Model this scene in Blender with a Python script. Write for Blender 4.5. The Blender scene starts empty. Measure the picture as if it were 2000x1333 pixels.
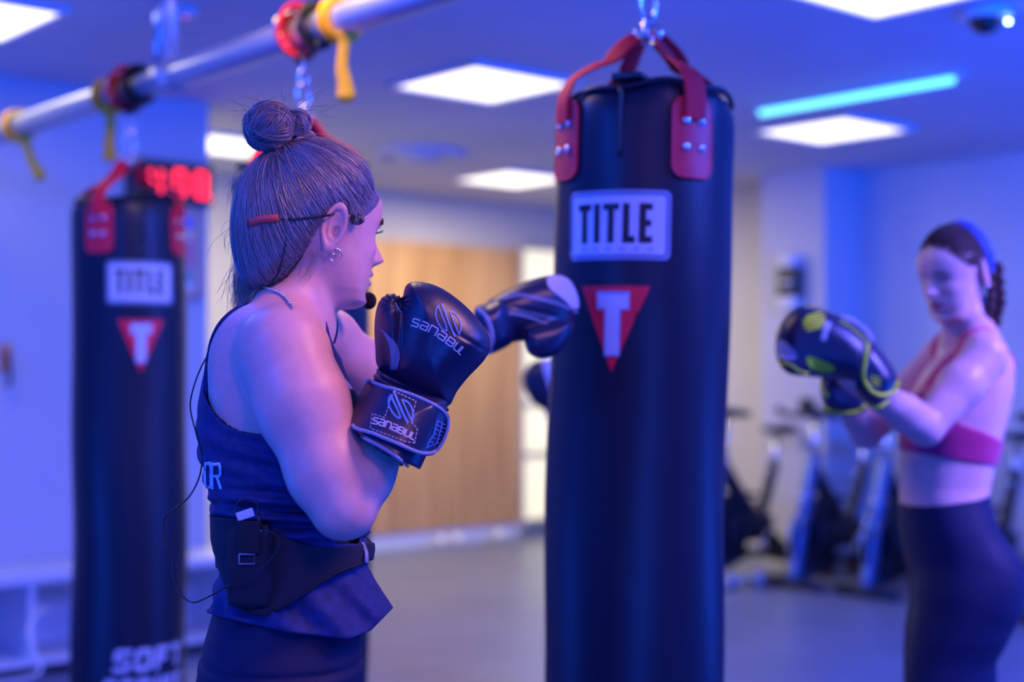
import bpy, bmesh, math, random
import numpy as np
from mathutils import Vector, Matrix
from mathutils.bvhtree import BVHTree

sc = bpy.context.scene
COL = sc.collection

# ------------------------------------------------------------------ camera
FPX = 2778.0
PITCH = math.atan(59.5 / FPX)
CAM = np.array([0.0, 0.0, 1.3])
cam_d = bpy.data.cameras.new('camera')
cam_d.sensor_width = 36.0
cam_d.lens = 36.0 * FPX / 2000.0
cam_d.dof.use_dof = True
cam_d.dof.focus_distance = 1.90
cam_d.dof.aperture_fstop = 2.0
cam_d.clip_start = 0.05
cam = bpy.data.objects.new('camera', cam_d)
COL.objects.link(cam)
cam.location = CAM
cam.rotation_euler = (math.pi / 2 + PITCH, 0, 0)
sc.camera = cam
FWD = np.array([0, math.cos(PITCH), math.sin(PITCH)])
UPV = np.array([0, -math.sin(PITCH), math.cos(PITCH)])
RGT = np.array([1.0, 0, 0])


def P(px, py, D):
    """world point seen at photo pixel (px, py) at depth D"""
    return CAM + D * (FWD + (px - 1000.0) / FPX * RGT + (666.5 - py) / FPX * UPV)


# the room's own axes
RA = math.radians(41.0)
CU, SU = math.cos(RA), math.sin(RA)


def G(u, v, z=0.0):
    return np.array([CU * u - SU * v, SU * u + CU * v, z])


# ------------------------------------------------------------------ world, lights, exposure
sc.view_settings.view_transform = 'Standard'
sc.view_settings.look = 'None'
sc.view_settings.gamma = 1.0
sc.view_settings.exposure = -0.08
sc.view_settings.use_curve_mapping = False
try:
    sc.cycles.use_denoising = True
    sc.cycles.max_bounces = 6
    sc.cycles.diffuse_bounces = 3
    sc.cycles.glossy_bounces = 3
    sc.cycles.sample_clamp_indirect = 6.0
    sc.cycles.caustics_reflective = False
    sc.cycles.caustics_refractive = False
except Exception:
    pass
world = bpy.data.worlds.new('world')
sc.world = world
world.use_nodes = True
wn = world.node_tree.nodes
wn['Background'].inputs[0].default_value = (0.02, 0.10, 1.0, 1)
wn['Background'].inputs[1].default_value = 0.75

CEIL = 2.63


def area(name, loc, target, size, size_y, power, color, spread=180):
    d = bpy.data.lights.new(name, 'AREA')
    d.shape = 'RECTANGLE'
    d.size = size
    d.size_y = size_y
    d.energy = power
    d.color = color
    d.spread = math.radians(spread)
    o = bpy.data.objects.new(name, d)
    COL.objects.link(o)
    o.location = loc
    dirv = Vector(target) - Vector(loc)
    o.rotation_euler = dirv.to_track_quat('-Z', 'Y').to_euler()
    return o


BLUE = (0.003, 0.085, 1.0)
# blue battens of the training floor (outside the frame), added fills, warm ceiling panels
area('blue_batten_light', (-2.0, 0.7, 2.5), (-0.4, 2.0, 1.4), 1.1, 0.12, 44, BLUE)
area('added_blue_fill', (-2.3, 0.1, 1.7), (-0.4, 2.0, 1.3), 0.8, 0.8, 19, BLUE)  # added soft blue fill from the left, no such fixture known
area('blue_batten_light', (-1.3, 3.0, 2.55), (-0.5, 2.3, 1.2), 0.9, 0.12, 15, BLUE)
area('blue_batten_light', (2.6, 2.2, 2.5), (2.4, 5.8, 0.0), 1.1, 0.12, 260, BLUE)
area('blue_batten_light', (-3.3, 3.6, 2.5), (-2.2, 6.0, 0.6), 1.1, 0.12, 30, BLUE)
area('blue_batten_light', (3.9, 5.2, 2.5), (4.0, 7.5, 0.6), 1.1, 0.12, 75, BLUE)
area('added_blue_fill', (3.6, 3.4, 0.5), (2.6, 5.2, 2.63), 1.0, 1.0, 120, BLUE)  # added unseen uplight to turn the right ceiling blue
area('added_blue_fill', (-2.9, 2.6, 0.5), (-1.6, 3.8, 2.63), 1.0, 1.0, 42, BLUE)  # added unseen uplight for the ceiling at left
area('added_blue_fill', (0.6, -1.2, 0.5), (0.4, 2.2, 2.63), 1.0, 1.0, 70, BLUE)  # added uplight behind the camera to brighten the ceiling
area('panel_or_fill_light', tuple(G(-.45, .6, 2.6)), tuple(G(.2, 1.6, 1.2)), 0.6, 0.6, 3, (1.0, 0.40, 0.50))
area('panel_or_fill_light', tuple(G(1.8, .6, 2.6)), tuple(P(640, 700, 1.9)), 0.6, 0.6, 7.5, (1.0, 0.40, 0.46), 75)
area('panel_or_fill_light', (0.45, 0.35, 2.6), tuple(P(700, 800, 1.9)), 0.6, 0.6, 2.3, (1.0, 0.40, 0.46), 70)  # pink fill added to brighten the trainer's forearm, not a ceiling panel
area('panel_or_fill_light', (2.5, 2.4, 2.6), (1.1, 3.35, 1.3), 0.6, 0.6, 10, (1.0, 0.42, 0.45), 60)  # unseen pink fill added for the braided woman, off the panel grid
area('panel_or_fill_light', tuple(G(1.8, 2.85, 2.6)), tuple(G(1.8, 2.85, 0)), 0.6, 0.6, 15, (1.0, 0.66, 0.35))
WARM = (1.0, 0.87, 0.56)
for (u, v, w) in ((4.16, 4.985, 1.5), (6.39, 4.69, .4), (6.37, 7.32, 42), (4.16, 2.78, 3), (1.86, 5.28, 7), (4.16, 7.32, 42)):
    area('panel_or_fill_light', tuple(G(u, v, 2.60)), tuple(G(u, v, 0)), 0.55, 0.55, w, WARM)


# ------------------------------------------------------------------ materials
def mat(name, color, rough=0.5, metal=0.0, emit=None, estr=1.0, noise=0.0, nscale=20.0, bump=0.0, bscale=60.0,
        sss=0.0, coat=0.0, sheen=0.0, spec=0.5, vcol=None, alpha=None):
    m = bpy.data.materials.new(name)
    m.use_nodes = True
    nt = m.node_tree
    b = nt.nodes['Principled BSDF']
    b.inputs['Base Color'].default_value = (*color, 1)
    b.inputs['Roughness'].default_value = rough
    b.inputs['Metallic'].default_value = metal
    b.inputs['Specular IOR Level'].default_value = spec
    if coat: b.inputs['Coat Weight'].default_value = coat; b.inputs['Coat Roughness'].default_value = 0.15
    if sheen: b.inputs['Sheen Weight'].default_value = sheen
    if sss:
        b.inputs['Subsurface Weight'].default_value = sss
        b.inputs['Subsurface Radius'].default_value = (0.012, 0.005, 0.003)
        b.inputs['Subsurface Scale'].default_value = 1.0
    if emit:
        b.inputs['Emission Color'].default_value = (*emit, 1)
        b.inputs['Emission Strength'].default_value = estr
    tc = nt.nodes.new('ShaderNodeTexCoord')
    if noise or vcol:
        src = None
        if vcol:
            a = nt.nodes.new('ShaderNodeVertexColor')
            a.layer_name = vcol
            src = a.outputs['Color']
        if noise:
            n = nt.nodes.new('ShaderNodeTexNoise')
            n.inputs['Scale'].default_value = nscale
            n.inputs['Detail'].default_value = 5
            nt.links.new(tc.outputs['Object'], n.inputs['Vector'])
            mr = nt.nodes.new('ShaderNodeMapRange')
            mr.inputs['From Min'].default_value = 0.3
            mr.inputs['From Max'].default_value = 0.7
            mr.inputs['To Min'].default_value = 1 - noise
            mr.inputs['To Max'].default_value = 1 + noise
            nt.links.new(n.outputs['Fac'], mr.inputs['Value'])
            vm = nt.nodes.new('ShaderNodeVectorMath')
            vm.operation = 'SCALE'
            if src is not None:
                nt.links.new(src, vm.inputs[0])
            else:
                vm.inputs[0].default_value = color
            nt.links.new(mr.outputs['Result'], vm.inputs['Scale'])
            src = vm.outputs['Vector']
        nt.links.new(src, b.inputs['Base Color'])
    if bump:
        n2 = nt.nodes.new('ShaderNodeTexNoise')
        n2.inputs['Scale'].default_value = bscale
        n2.inputs['Detail'].default_value = 4
        nt.links.new(tc.outputs['Object'], n2.inputs['Vector'])
        bp = nt.nodes.new('ShaderNodeBump')
        bp.inputs['Strength'].default_value = bump
        bp.inputs['Distance'].default_value = 0.004
        nt.links.new(n2.outputs['Fac'], bp.inputs['Height'])
        nt.links.new(bp.outputs['Normal'], b.inputs['Normal'])
    return m


M = {}
M['wall'] = mat('wall_paint', (0.62, 0.60, 0.62), 0.75, noise=0.04, nscale=1.5)
M['wall2'] = mat('wall_paint_beige', (0.60, 0.56, 0.48), 0.75, noise=0.04, nscale=1.5)
M['ceil'] = mat('ceiling_paint', (0.54, 0.57, 0.70), 0.8, noise=0.07, nscale=1.2)
M['floor'] = mat('rubber_floor', (0.17, 0.19, 0.30), 0.36, noise=0.10, nscale=2.0, bump=0.1, bscale=180)
M['white'] = mat('white_paint', (0.78, 0.78, 0.80), 0.45)
M['whitemet'] = mat('white_metal', (0.7, 0.7, 0.72), 0.35)
M['panel'] = mat('panel_diffuser', (0.9, 0.9, 0.85), 0.5, emit=(1.0, 0.93, 0.76), estr=2.0)
M['led'] = mat('cyan_led', (0.5, 0.9, 1.0), 0.4, emit=(0.16, 0.80, 1.0), estr=2.0)
M['redled'] = mat('red_led', (0.5, 0.0, 0.02), 0.4, emit=(1.0, 0.02, 0.05), estr=3.5)
M['black'] = mat('black_plastic', (0.012, 0.012, 0.016), 0.35)
M['chrome'] = mat('chrome', (0.75, 0.77, 0.8), 0.16, 1.0)
M['steel'] = mat('galvanised_steel', (0.55, 0.57, 0.6), 0.35, 0.85)
M['rail'] = mat('rail_metal', (0.50, 0.53, 0.58), 0.38, 0.5)
M['vinyl'] = mat('black_vinyl', (0.008, 0.012, 0.030), 0.42, bump=0.25, bscale=14, spec=0.4)
M['redvinyl'] = mat('red_leather', (0.85, 0.015, 0.04), 0.42, noise=0.08, nscale=30)
M['redweb'] = mat('red_webbing', (0.95, 0.01, 0.03), 0.7, bump=0.4, bscale=300)
M['logowhite'] = mat('logo_white', (0.62, 0.68, 0.78), 0.55)
M['logoblue'] = mat('logo_border_grey', (0.30, 0.40, 0.60), 0.55)
M['logored'] = mat('logo_red', (0.98, 0.01, 0.04), 0.55)
M['logoblack'] = mat('logo_black', (0.01, 0.01, 0.015), 0.5)
M['yellow'] = mat('yellow_rubber', (1.0, 0.50, 0.0), 0.55, noise=0.1, nscale=20)
M['silverprint'] = mat('silver_print', (0.75, 0.77, 0.82), 0.45)


def wood_mat():
    m = bpy.data.materials.new('wood_panelling')
    m.use_nodes = True
    nt = m.node_tree
    b = nt.nodes['Principled BSDF']
    b.inputs['Roughness'].default_value = 0.45
    tc = nt.nodes.new('ShaderNodeTexCoord')
    mp = nt.nodes.new('ShaderNodeMapping')
    mp.inputs['Scale'].default_value = (3.0, 3.0, 0.25)
    n = nt.nodes.new('ShaderNodeTexNoise')
    n.inputs['Scale'].default_value = 3.0
    n.inputs['Detail'].default_value = 6
    cr = nt.nodes.new('ShaderNodeValToRGB')
    cr.color_ramp.elements[0].position = 0.3
    cr.color_ramp.elements[0].color = (0.52, 0.26, 0.09, 1)
    cr.color_ramp.elements[1].position = 0.7
    cr.color_ramp.elements[1].color = (0.80, 0.46, 0.17, 1)
    nt.links.new(tc.outputs['Object'], mp.inputs[0])
    nt.links.new(mp.outputs[0], n.inputs['Vector'])
    nt.links.new(n.outputs['Fac'], cr.inputs['Fac'])
    nt.links.new(cr.outputs['Color'], b.inputs['Base Color'])
    return m


M['wood'] = wood_mat()


# ------------------------------------------------------------------ object helpers
def origin_of(o):
    if o is None:
        return np.zeros(3)
    v = np.array(o.location)
    while o.parent is not None:
        o = o.parent
        v = v + np.array(o.location)
    return v


def obj(name, verts, faces, material, parent=None, loc=None, smooth=True, local=False):
    """verts in world coordinates unless local"""
    verts = np.asarray(verts, dtype=float)
    if loc is None:
        loc = np.zeros(3) if (parent is not None or local) else (verts.min(0) * [.5, .5, 1] + verts.max(0) * [.5, .5, 0])
        if parent is not None and not local:
            pass
    org = np.zeros(3) if local else (origin_of(parent) + np.asarray(loc))
    me = bpy.data.meshes.new(name)
    me.from_pydata([tuple(v) for v in (verts - org)], [], [tuple(int(i) for i in f) for f in faces])
    if smooth:
        me.polygons.foreach_set('use_smooth', [True] * len(me.polygons))
    me.update()
    o = bpy.data.objects.new(name, me)
    COL.objects.link(o)
    o.location = loc
    if parent is not None:
        o.parent = parent
    if material is not None:
        me.materials.append(material)
    return o


def tag(o, label=None, cat=None, group=None, kind=None):
    if label: o['label'] = label
    if cat: o['category'] = cat
    if group: o['group'] = group
    if kind: o['kind'] = kind
    return o


def empty(name, loc=(0, 0, 0), rz=0.0, label=None, cat=None, group=None):
    o = bpy.data.objects.new(name, None)
    COL.objects.link(o)
    o.location = loc
    o.rotation_euler = (0, 0, rz)
    o.empty_display_size = 0.1
    return tag(o, label, cat, group)


def copy_tree(o, parent=None):
    c = o.copy()
    COL.objects.link(c)
    c.parent = parent
    for ch in list(o.children):
        copy_tree(ch, c)
    return c


class MB:
    """collects shapes of ONE mesh"""

    def __init__(s):
        s.v = []
        s.f = []

    def add(s, verts, faces):
        n = len(s.v)
        s.v += [tuple(x) for x in verts]
        s.f += [tuple(i + n for i in f) for f in faces]
        return s

    def box(s, c, d, R=None, bev=0.0):
        c = np.array(c, float)
        h = np.array(d, float) / 2
        if bev <= 0:
            pts = [np.array([x, y, z]) * h for x in (-1, 1) for y in (-1, 1) for z in (-1, 1)]
            fs = [(0, 1, 3, 2), (4, 6, 7, 5), (0, 4, 5, 1), (2, 3, 7, 6), (0, 2, 6, 4), (1, 5, 7, 3)]
        else:
            bm = bmesh.new()
            bmesh.ops.create_cube(bm, size=1.0)
            for v in bm.verts:
                v.co = Vector([v.co[i] * d[i] for i in range(3)])
            bmesh.ops.bevel(bm, geom=bm.edges[:], offset=bev, segments=3, affect='EDGES', profile=0.6)
            bm.verts.index_update()
            pts = [np.array(v.co) for v in bm.verts]
            fs = [[v.index for v in f.verts] for f in bm.faces]
            bm.free()
        if R is not None:
            R = np.array(R)
            pts = [R @ p for p in pts]
        return s.add([p + c for p in pts], fs)

    def tube(s, pts, r, n=10, closed=False, flat=None, cap=True, up=None):
        """r scalar or list; flat=(w,t) makes a strap section"""
        pts = np.asarray(pts, float)
        m = len(pts)
        rr = np.full(m, r, float) if np.isscalar(r) else np.asarray(r, float)
        if closed:
            T = np.roll(pts, -1, 0) - np.roll(pts, 1, 0)
        else:
            T = np.gradient(pts, axis=0)
        T /= np.maximum(np.linalg.norm(T, axis=1, keepdims=True), 1e-9)
        ref = np.array([0, 0, 1.0]) if up is None else np.array(up, float)
        if up is None and abs(T[0] @ ref) > 0.9:
            ref = np.array([1.0, 0, 0])
        N = ref - (ref @ T[0]) * T[0]
        N /= np.linalg.norm(N)
        rings = []
        for i in range(m):
            if up is not None:
                u_ = np.asarray(up, float)
                N2 = u_ - (u_ @ T[i]) * T[i]
                if np.linalg.norm(N2) > 1e-3:
                    N = N2
            N = N - (N @ T[i]) * T[i]
            N /= np.linalg.norm(N)
            B = np.cross(T[i], N)
            a = np.linspace(0, 2 * math.pi, n, endpoint=False)
            if flat is None:
                ring = pts[i] + rr[i] * (np.cos(a)[:, None] * N + np.sin(a)[:, None] * B)
            else:
                w, t = flat
                cs, sn = np.cos(a), np.sin(a)
                e = 0.35
                ring = pts[i] + rr[i] * (t / 2 * (np.sign(cs) * np.abs(cs) ** e)[:, None] * N
                                         + w / 2 * (np.sign(sn) * np.abs(sn) ** e)[:, None] * B)
            rings.append(ring)
        V = np.concatenate(rings)
        F = []
        mm = m if closed else m - 1
        for i in range(mm):
            j = (i + 1) % m
            for k in range(n):
                l = (k + 1) % n
                F.append((i * n + k, i * n + l, j * n + l, j * n + k))
        if not closed and cap:
            F.append(tuple(range(n - 1, -1, -1)))
            F.append(tuple((m - 1) * n + k for k in range(n)))
        return s.add(V, F)

    def lathe(s, prof, c=(0, 0, 0), n=32, R=None):
        """prof: list of (r,z)"""
        c = np.array(c, float)
        V = []
        F = []
        m = len(prof)
        for (r, z) in prof:
            for k in range(n):
                a = 2 * math.pi * k / n
                p = np.array([r * math.cos(a), r * math.sin(a), z])
                if R is not None: p = np.array(R) @ p
                V.append(p + c)
        for i in range(m - 1):
            for k in range(n):
                l = (k + 1) % n
                F.append((i * n + k, i * n + l, (i + 1) * n + l, (i + 1) * n + k))
        F.append(tuple(range(n - 1, -1, -1)))
        F.append(tuple((m - 1) * n + k for k in range(n)))
        return s.add(V, F)

    def build(s, name, material, parent=None, loc=None, smooth=True, local=False):
        return obj(name, s.v, s.f, material, parent, loc, smooth, local)


def rotz(a):
    c, s_ = math.cos(a), math.sin(a)
    return np.array([[c, -s_, 0], [s_, c, 0], [0, 0, 1.0]])


RROOM = rotz(RA)


def uvbox(name, u0, u1, v0, v1, z0, z1, m, parent=None, bev=0.0, kind=None):
    c = G((u0 + u1) / 2, (v0 + v1) / 2, (z0 + z1) / 2)
    o = MB().box(c, (u1 - u0, v1 - v0, z1 - z0), RROOM, bev).build(name, m, parent, smooth=False)
    if kind: o['kind'] = kind
    return o


def spline(pts, n):
    """catmull-rom through pts"""
    pts = np.asarray(pts, float)
    p = np.vstack([2 * pts[0] - pts[1], pts, 2 * pts[-1] - pts[-2]])
    out = []
    m = len(pts) - 1
    for q in np.linspace(0, m, n):
        i = min(int(q), m - 1)
        t = q - i
        a, b, c, d = p[i], p[i + 1], p[i + 2], p[i + 3]
        out.append(0.5 * ((2 * b) + (-a + c) * t + (2 * a - 5 * b + 4 * c - d) * t * t + (-a + 3 * b - 3 * c + d) * t ** 3))
    return np.array(out)


# ------------------------------------------------------------------ strokes and prints
GLY = {  # block glyphs on a 0..1 x 0..1 cell (polylines)
    'T': [[(0, 1), (1, 1)], [(.5, 1), (.5, 0)]],
    'I': [[(.5, 1), (.5, 0)]],
    'L': [[(0, 1), (0, 0), (1, 0)]],
    'E': [[(1, 1), (0, 1), (0, 0), (1, 0)], [(0, .5), (.8, .5)]],
    'S': [[(1, 1), (.12, 1), (0, .88), (0, .6), (.12, .5), (.88, .5), (1, .4), (1, .12), (.88, 0), (0, 0)]],
    'O': [[(.15, 1), (.85, 1), (1, .85), (1, .15), (.85, 0), (.15, 0), (0, .15), (0, .85), (.15, 1)]],
    'F': [[(1, 1), (0, 1), (0, 0)], [(0, .5), (.8, .5)]],
    'R': [[(0, 0), (0, 1), (.85, 1), (1, .88), (1, .6), (.85, .5), (0, .5)], [(.55, .5), (1, 0)]],
    'K': [[(0, 0), (0, 1)], [(1, 1), (.1, .5), (1, 0)]],
    'C': [[(1, 1), (.15, 1), (0, .85), (0, .15), (.15, 0), (1, 0)]],
    'U': [[(0, 1), (0, .15), (.15, 0), (.85, 0), (1, .15), (1, 1)]],
    'B': [[(0, 0), (0, 1), (.85, 1), (1, .88), (1, .62), (.85, .5), (0, .5)], [(.85, .5), (1, .4), (1, .12), (.85, 0), (0, 0)]],
    's': [[(1, 1), (.15, 1), (0, .85), (0, .62), (.15, .5), (.85, .5), (1, .38), (1, .15), (.85, 0), (0, 0)]],
    'a': [[(.05, 1), (.85, 1), (1, .85), (1, 0), (.15, 0), (0, .12), (0, .42), (.15, .52), (1, .52)]],
    'n': [[(0, 0), (0, 1), (.85, 1), (1, .85), (1, 0)]],
}


def resample(pl, step):
    pl = np.asarray(pl, float)
    out = [pl[0]]
    for a, b in zip(pl[:-1], pl[1:]):
        n = max(1, int(math.ceil(np.linalg.norm(b - a) / step)))
        for k in range(1, n + 1):
            out.append(a + (b - a) * k / n)
    return np.array(out)


def stroke2d(pl, w, step, nc=2, closed=False):
    """thick 2d ribbon along a polyline with mitred joints -> verts2d, faces"""
    pl = np.asarray(pl, float)
    # mitre at the original corners, then subdivide
    d = np.diff(pl, axis=0)
    L = np.maximum(np.linalg.norm(d, axis=1, keepdims=True), 1e-9)
    d = d / L
    n = np.stack([-d[:, 1], d[:, 0]], 1)
    off = []
    m = len(pl)
    cl = closed or (np.linalg.norm(pl[0] - pl[-1]) < 1e-6)
    for i in range(m):
        if i == 0:
            q = (n[0] + n[-1]) if cl else n[0]
        elif i == m - 1:
            q = (n[0] + n[-1]) if cl else n[-1]
        else:
            q = n[i - 1] + n[i]
        ref = n[min(i, m - 2)]
        q = q / max(np.linalg.norm(q), 1e-6)
        q = q / max(0.45, abs(q @ ref))
        off.append(q)
    off = np.array(off)
    if not cl:
        pl = pl.copy()
        pl[0] = pl[0] - d[0] * w / 2 * 0.98
        pl[-1] = pl[-1] + d[-1] * w / 2 * 0.98
    P2 = []
    O2 = []
    for i in range(m - 1):
        k = max(1, int(math.ceil(np.linalg.norm(pl[i + 1] - pl[i]) / step)))
        for j in range(k):
            t = j / k
            P2.append(pl[i] * (1 - t) + pl[i + 1] * t)
            O2.append(off[i] * (1 - t) + off[i + 1] * t)
    P2.append(pl[-1])
    O2.append(off[-1])
    P2 = np.array(P2)
    O2 = np.array(O2)
    V = []
    for c in range(nc + 1):
        V.append(P2 + O2 * w * (c / nc - 0.5))
    V = np.concatenate(V)
    q = len(P2)
    F = []
    for c in range(nc):
        for i in range(q - 1):
            F.append((c * q + i, (c + 1) * q + i, (c + 1) * q + i + 1, c * q + i + 1))
    return V, F


def poly_fill(poly, step):
    """grid-triangulated fill of a 2d polygon so it can be bent over a surface"""
    bm = bmesh.new()
    poly = resample(list(poly) + [poly[0]], step)[:-1]
    vs = [bm.verts.new((p[0], p[1], 0)) for p in poly]
    bm.faces.new(vs)
    x0, y0 = poly.min(0)
    x1, y1 = poly.max(0)
    for x in np.arange(x0 + step, x1, step):
        bmesh.ops.bisect_plane(bm, geom=bm.verts[:] + bm.edges[:] + bm.faces[:], plane_co=(x, 0, 0), plane_no=(1, 0, 0))
    for y in np.arange(y0 + step, y1, step):
        bmesh.ops.bisect_plane(bm, geom=bm.verts[:] + bm.edges[:] + bm.faces[:], plane_co=(0, y, 0), plane_no=(0, 1, 0))
    bmesh.ops.triangulate(bm, faces=bm.faces[:])
    bm.verts.index_update()
    V = np.array([(v.co.x, v.co.y) for v in bm.verts])
    F = [tuple(v.index for v in f.verts) for f in bm.faces]
    bm.free()
    return V, F


def rrect(x0, y0, x1, y1, r, n=6):
    out = []
    for (cx, cy, a0) in ((x1 - r, y1 - r, 0), (x0 + r, y1 - r, 90), (x0 + r, y0 + r, 180), (x1 - r, y0 + r, 270)):
        for k in range(n + 1):
            a = math.radians(a0 + 90 * k / n)
            out.append((cx + r * math.cos(a), cy + r * math.sin(a)))
    return out
# ------------------------------------------------------------------ the room
uvbox('floor', -6.0, 8.2, -3.0, 8.7, -0.1, 0.0, M['floor'], kind='structure')
uvbox('ceiling', -6.0, 8.2, -3.0, 8.7, CEIL, CEIL + 0.1, M['ceil'], kind='structure')
uvbox('wall_left', -6.0, 3.48, 6.3, 6.45, 0, CEIL, M['wall'], kind='structure')
uvbox('wall_return', 3.33, 3.48, 6.45, 8.5, 0, CEIL, M['wall2'], kind='structure')
uvbox('wall_far', 3.48, 8.1, 8.5, 8.65, 0, CEIL, M['wall2'], kind='structure')
uvbox('wall_right', 7.95, 8.1, -3.0, 8.5, 0, CEIL, M['wall'], kind='structure')
uvbox('trim_1', 7.57, 7.95, 5.62, 6.14, 0, CEIL, M['wall'], kind='structure')
uvbox('baseboard_far', 3.48, 7.42, 8.455, 8.5, 0, 0.11, M['white'], kind='structure')

# wooden panelled doors along the far wall
t = empty('wooden_wall_panel', tuple(G(6.5, 8.47, 0.11)), label='tall orange-brown wooden panelling on the far wall behind the gloves', cat='wall panel')
for k, (a, b) in enumerate(((5.55, 6.17), (6.18, 6.80), (6.81, 7.42))):
    uvbox('panel_board', a, b, 8.44, 8.5, 0.11, 2.26, M['wood'], t, bev=0.004)

# bright glazed doorway next to it
t = empty('window_frame_bright', tuple(G(7.66, 8.47, 0)))
M['pane'] = mat('lit_window', (0.8, 0.8, 0.6), 0.2, emit=(1.0, 0.88, 0.45), estr=0.85)
w = uvbox('window_1', 7.46, 7.88, 8.46, 8.5, 0.12, 2.27, M['pane'])
w['kind'] = 'structure'
bpy.data.objects.remove(t)
for (a, b, c, d) in ((7.425, 7.46, 0.05, 2.32), (7.88, 7.915, 0.05, 2.32)):
    uvbox('window_frame', a, b, 8.43, 8.5, c, d, M['wall2'], w)
for z in (0.08, 0.62, 1.02, 2.27):
    uvbox('window_frame', 7.46, 7.88, 8.43, 8.5, z, z + (0.04 if z > .1 else .05), M['steel'], w)

# ceiling panels
def ceiling_panel(u, v, label):
    t = empty('ceiling_light', tuple(G(u, v, CEIL)), RA, label, 'ceiling light', 'square ceiling light panels')
    mb = MB()
    s = 0.305
    for (x, y, a, b) in ((0, s, 2 * s + .03, .03), (0, -s, 2 * s + .03, .03), (s, 0, .03, 2 * s), (-s, 0, .03, 2 * s)):
        mb.box((x, y, -0.012), (a, b, 0.024))
    mb.build('frame', M['whitemet'], t, smooth=False, local=True)
    MB().box((0, 0, -0.008), (2 * s - .03, 2 * s - .03, 0.012)).build('diffuser', M['panel'], t, smooth=False, local=True)

ceiling_panel(4.16, 4.985, 'large square ceiling light above the raised glove, left of the red strapped bag')
ceiling_panel(6.39, 4.69, 'square ceiling light right of the big bag, just under the cyan light strip')
ceiling_panel(6.37, 7.32, 'farthest square ceiling light, partly behind the left edge of the big bag')
ceiling_panel(4.16, 2.78, 'square ceiling light cut off by the top edge, right of the bag chain')
ceiling_panel(1.86, 5.28, 'square ceiling light cut off at the top left corner of the photo')
ceiling_panel(4.16, 7.32, 'small bright ceiling light just left of the woman\'s hair bun')
for (u, v) in ((1.8, 2.85), (1.8, .6), (-.45, .6)):
    pass

# cyan LED batten
t = empty('led_strip_light', tuple(G(5.6, 4.0, CEIL)), RA, 'glowing cyan led strip light on the blue ceiling', 'led light')
MB().box((0, 0, -0.012), (0.05, 1.16, 0.024)).build('housing', M['whitemet'], t, smooth=False, local=True)
mb = MB()
mb.tube([(0, -0.54, -0.032), (0, 0.54, -0.032)], 0.020, 10)
mb.build('led_tube', M['led'], t, local=True)

# round ceiling diffuser, dome camera, smoke detector
c = P(815, 298, 8.65)
t = empty('ceiling_vent', (c[0], c[1], CEIL), 0, 'faint round air vent on the ceiling above the woman\'s forehead', 'vent')
MB().lathe([(0.30, 0), (0.30, -0.02), (0.27, -0.035), (0.2, -0.03), (0.2, -0.012), (0.15, -0.012), (0.15, -0.04), (0.02, -0.05)], n=40).build('vent_cone', M['ceil'], t, local=True)
c = P(1925, 32, 5.25)
t = empty('ceiling_camera', (c[0], c[1], CEIL), 0, 'round white fitting on the ceiling with a tiny bright lamp, top right', 'ceiling fitting')
MB().lathe([(0.10, 0), (0.10, -0.022), (0.085, -0.03), (0.06, -0.03)], n=32).build('mounting_ring', M['white'], t, local=True)
MB().lathe([(0.06, -0.03), (0.055, -0.055), (0.035, -0.075), (0.005, -0.085)], n=32).build('dome', M['black'], t, local=True)
M['lampw'] = mat('small_lamp', (0.8, 0.9, 1), 0.3, emit=(0.45, 0.75, 1.0), estr=25)
MB().lathe([(0.001, -.006), (0.006, -0.003), (0.006, 0.003), (.001, .006)], c=(0.066, -0.05, -0.05), n=12).build('indicator_lamp', M['lampw'], t, local=True)
c = P(362, 12, 5.2)
t = empty('smoke_detector', (c[0], c[1], CEIL), 0, 'small smoke detector with a pink indicator beside the rail post', 'smoke detector')
MB().lathe([(0.045, 0), (0.045, -0.02), (0.03, -0.032), (0.005, -0.034)], n=24).build('body', M['whitemet'], t, local=True)
M['pinkled'] = mat('pink_led', (0.8, 0.1, 0.3), 0.3, emit=(1.0, 0.05, 0.35), estr=4)
MB().lathe([(0.001, -.036), (0.006, -0.034), (0.006, -0.03), (.001, -.03)], n=12).build('indicator_lamp', M['pinkled'], t, local=True)

# low white bench / cubby along the left wall
def bench_uv():
    t = empty('storage_bench', tuple(G(1.5, 6.1, 0)), label='low white open-fronted storage bench along the left wall', cat='bench')
    uvbox('top', -1.2, 3.42, 5.88, 6.295, 0.40, 0.44, M['white'], t, bev=.004)
    uvbox('bottom_board', -1.2, 3.42, 5.90, 6.295, 0.05, 0.08, M['white'], t)
    uvbox('back_board', -1.2, 3.42, 6.27, 6.295, 0.08, 0.40, M['white'], t)
    uvbox('plinth', -1.18, 3.40, 5.96, 6.27, 0.0, 0.05, M['black'], t)
    for u in (-1.2, -0.2, 0.7, 1.55, 2.42, 3.39):
        uvbox('divider', u, u + .03, 5.90, 6.27, 0.08, 0.40, M['white'], t)
bench_uv()
# cable hanging out of the bench
M['cable'] = mat('white_cable', (0.75, 0.75, 0.8), 0.5)
pts = spline([P(92, 1190, 5.9), P(66, 1205, 5.75), P(55, 1240, 5.55), P(72, 1285, 5.45), P(78, 1312, 5.42), P(40, 1328, 5.35), P(-40, 1336, 5.3)], 40)
tag(MB().tube(pts, 0.007, 8).build('cable', M['cable']), 'white cable hanging out of the storage bench at lower left', 'cable')

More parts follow.
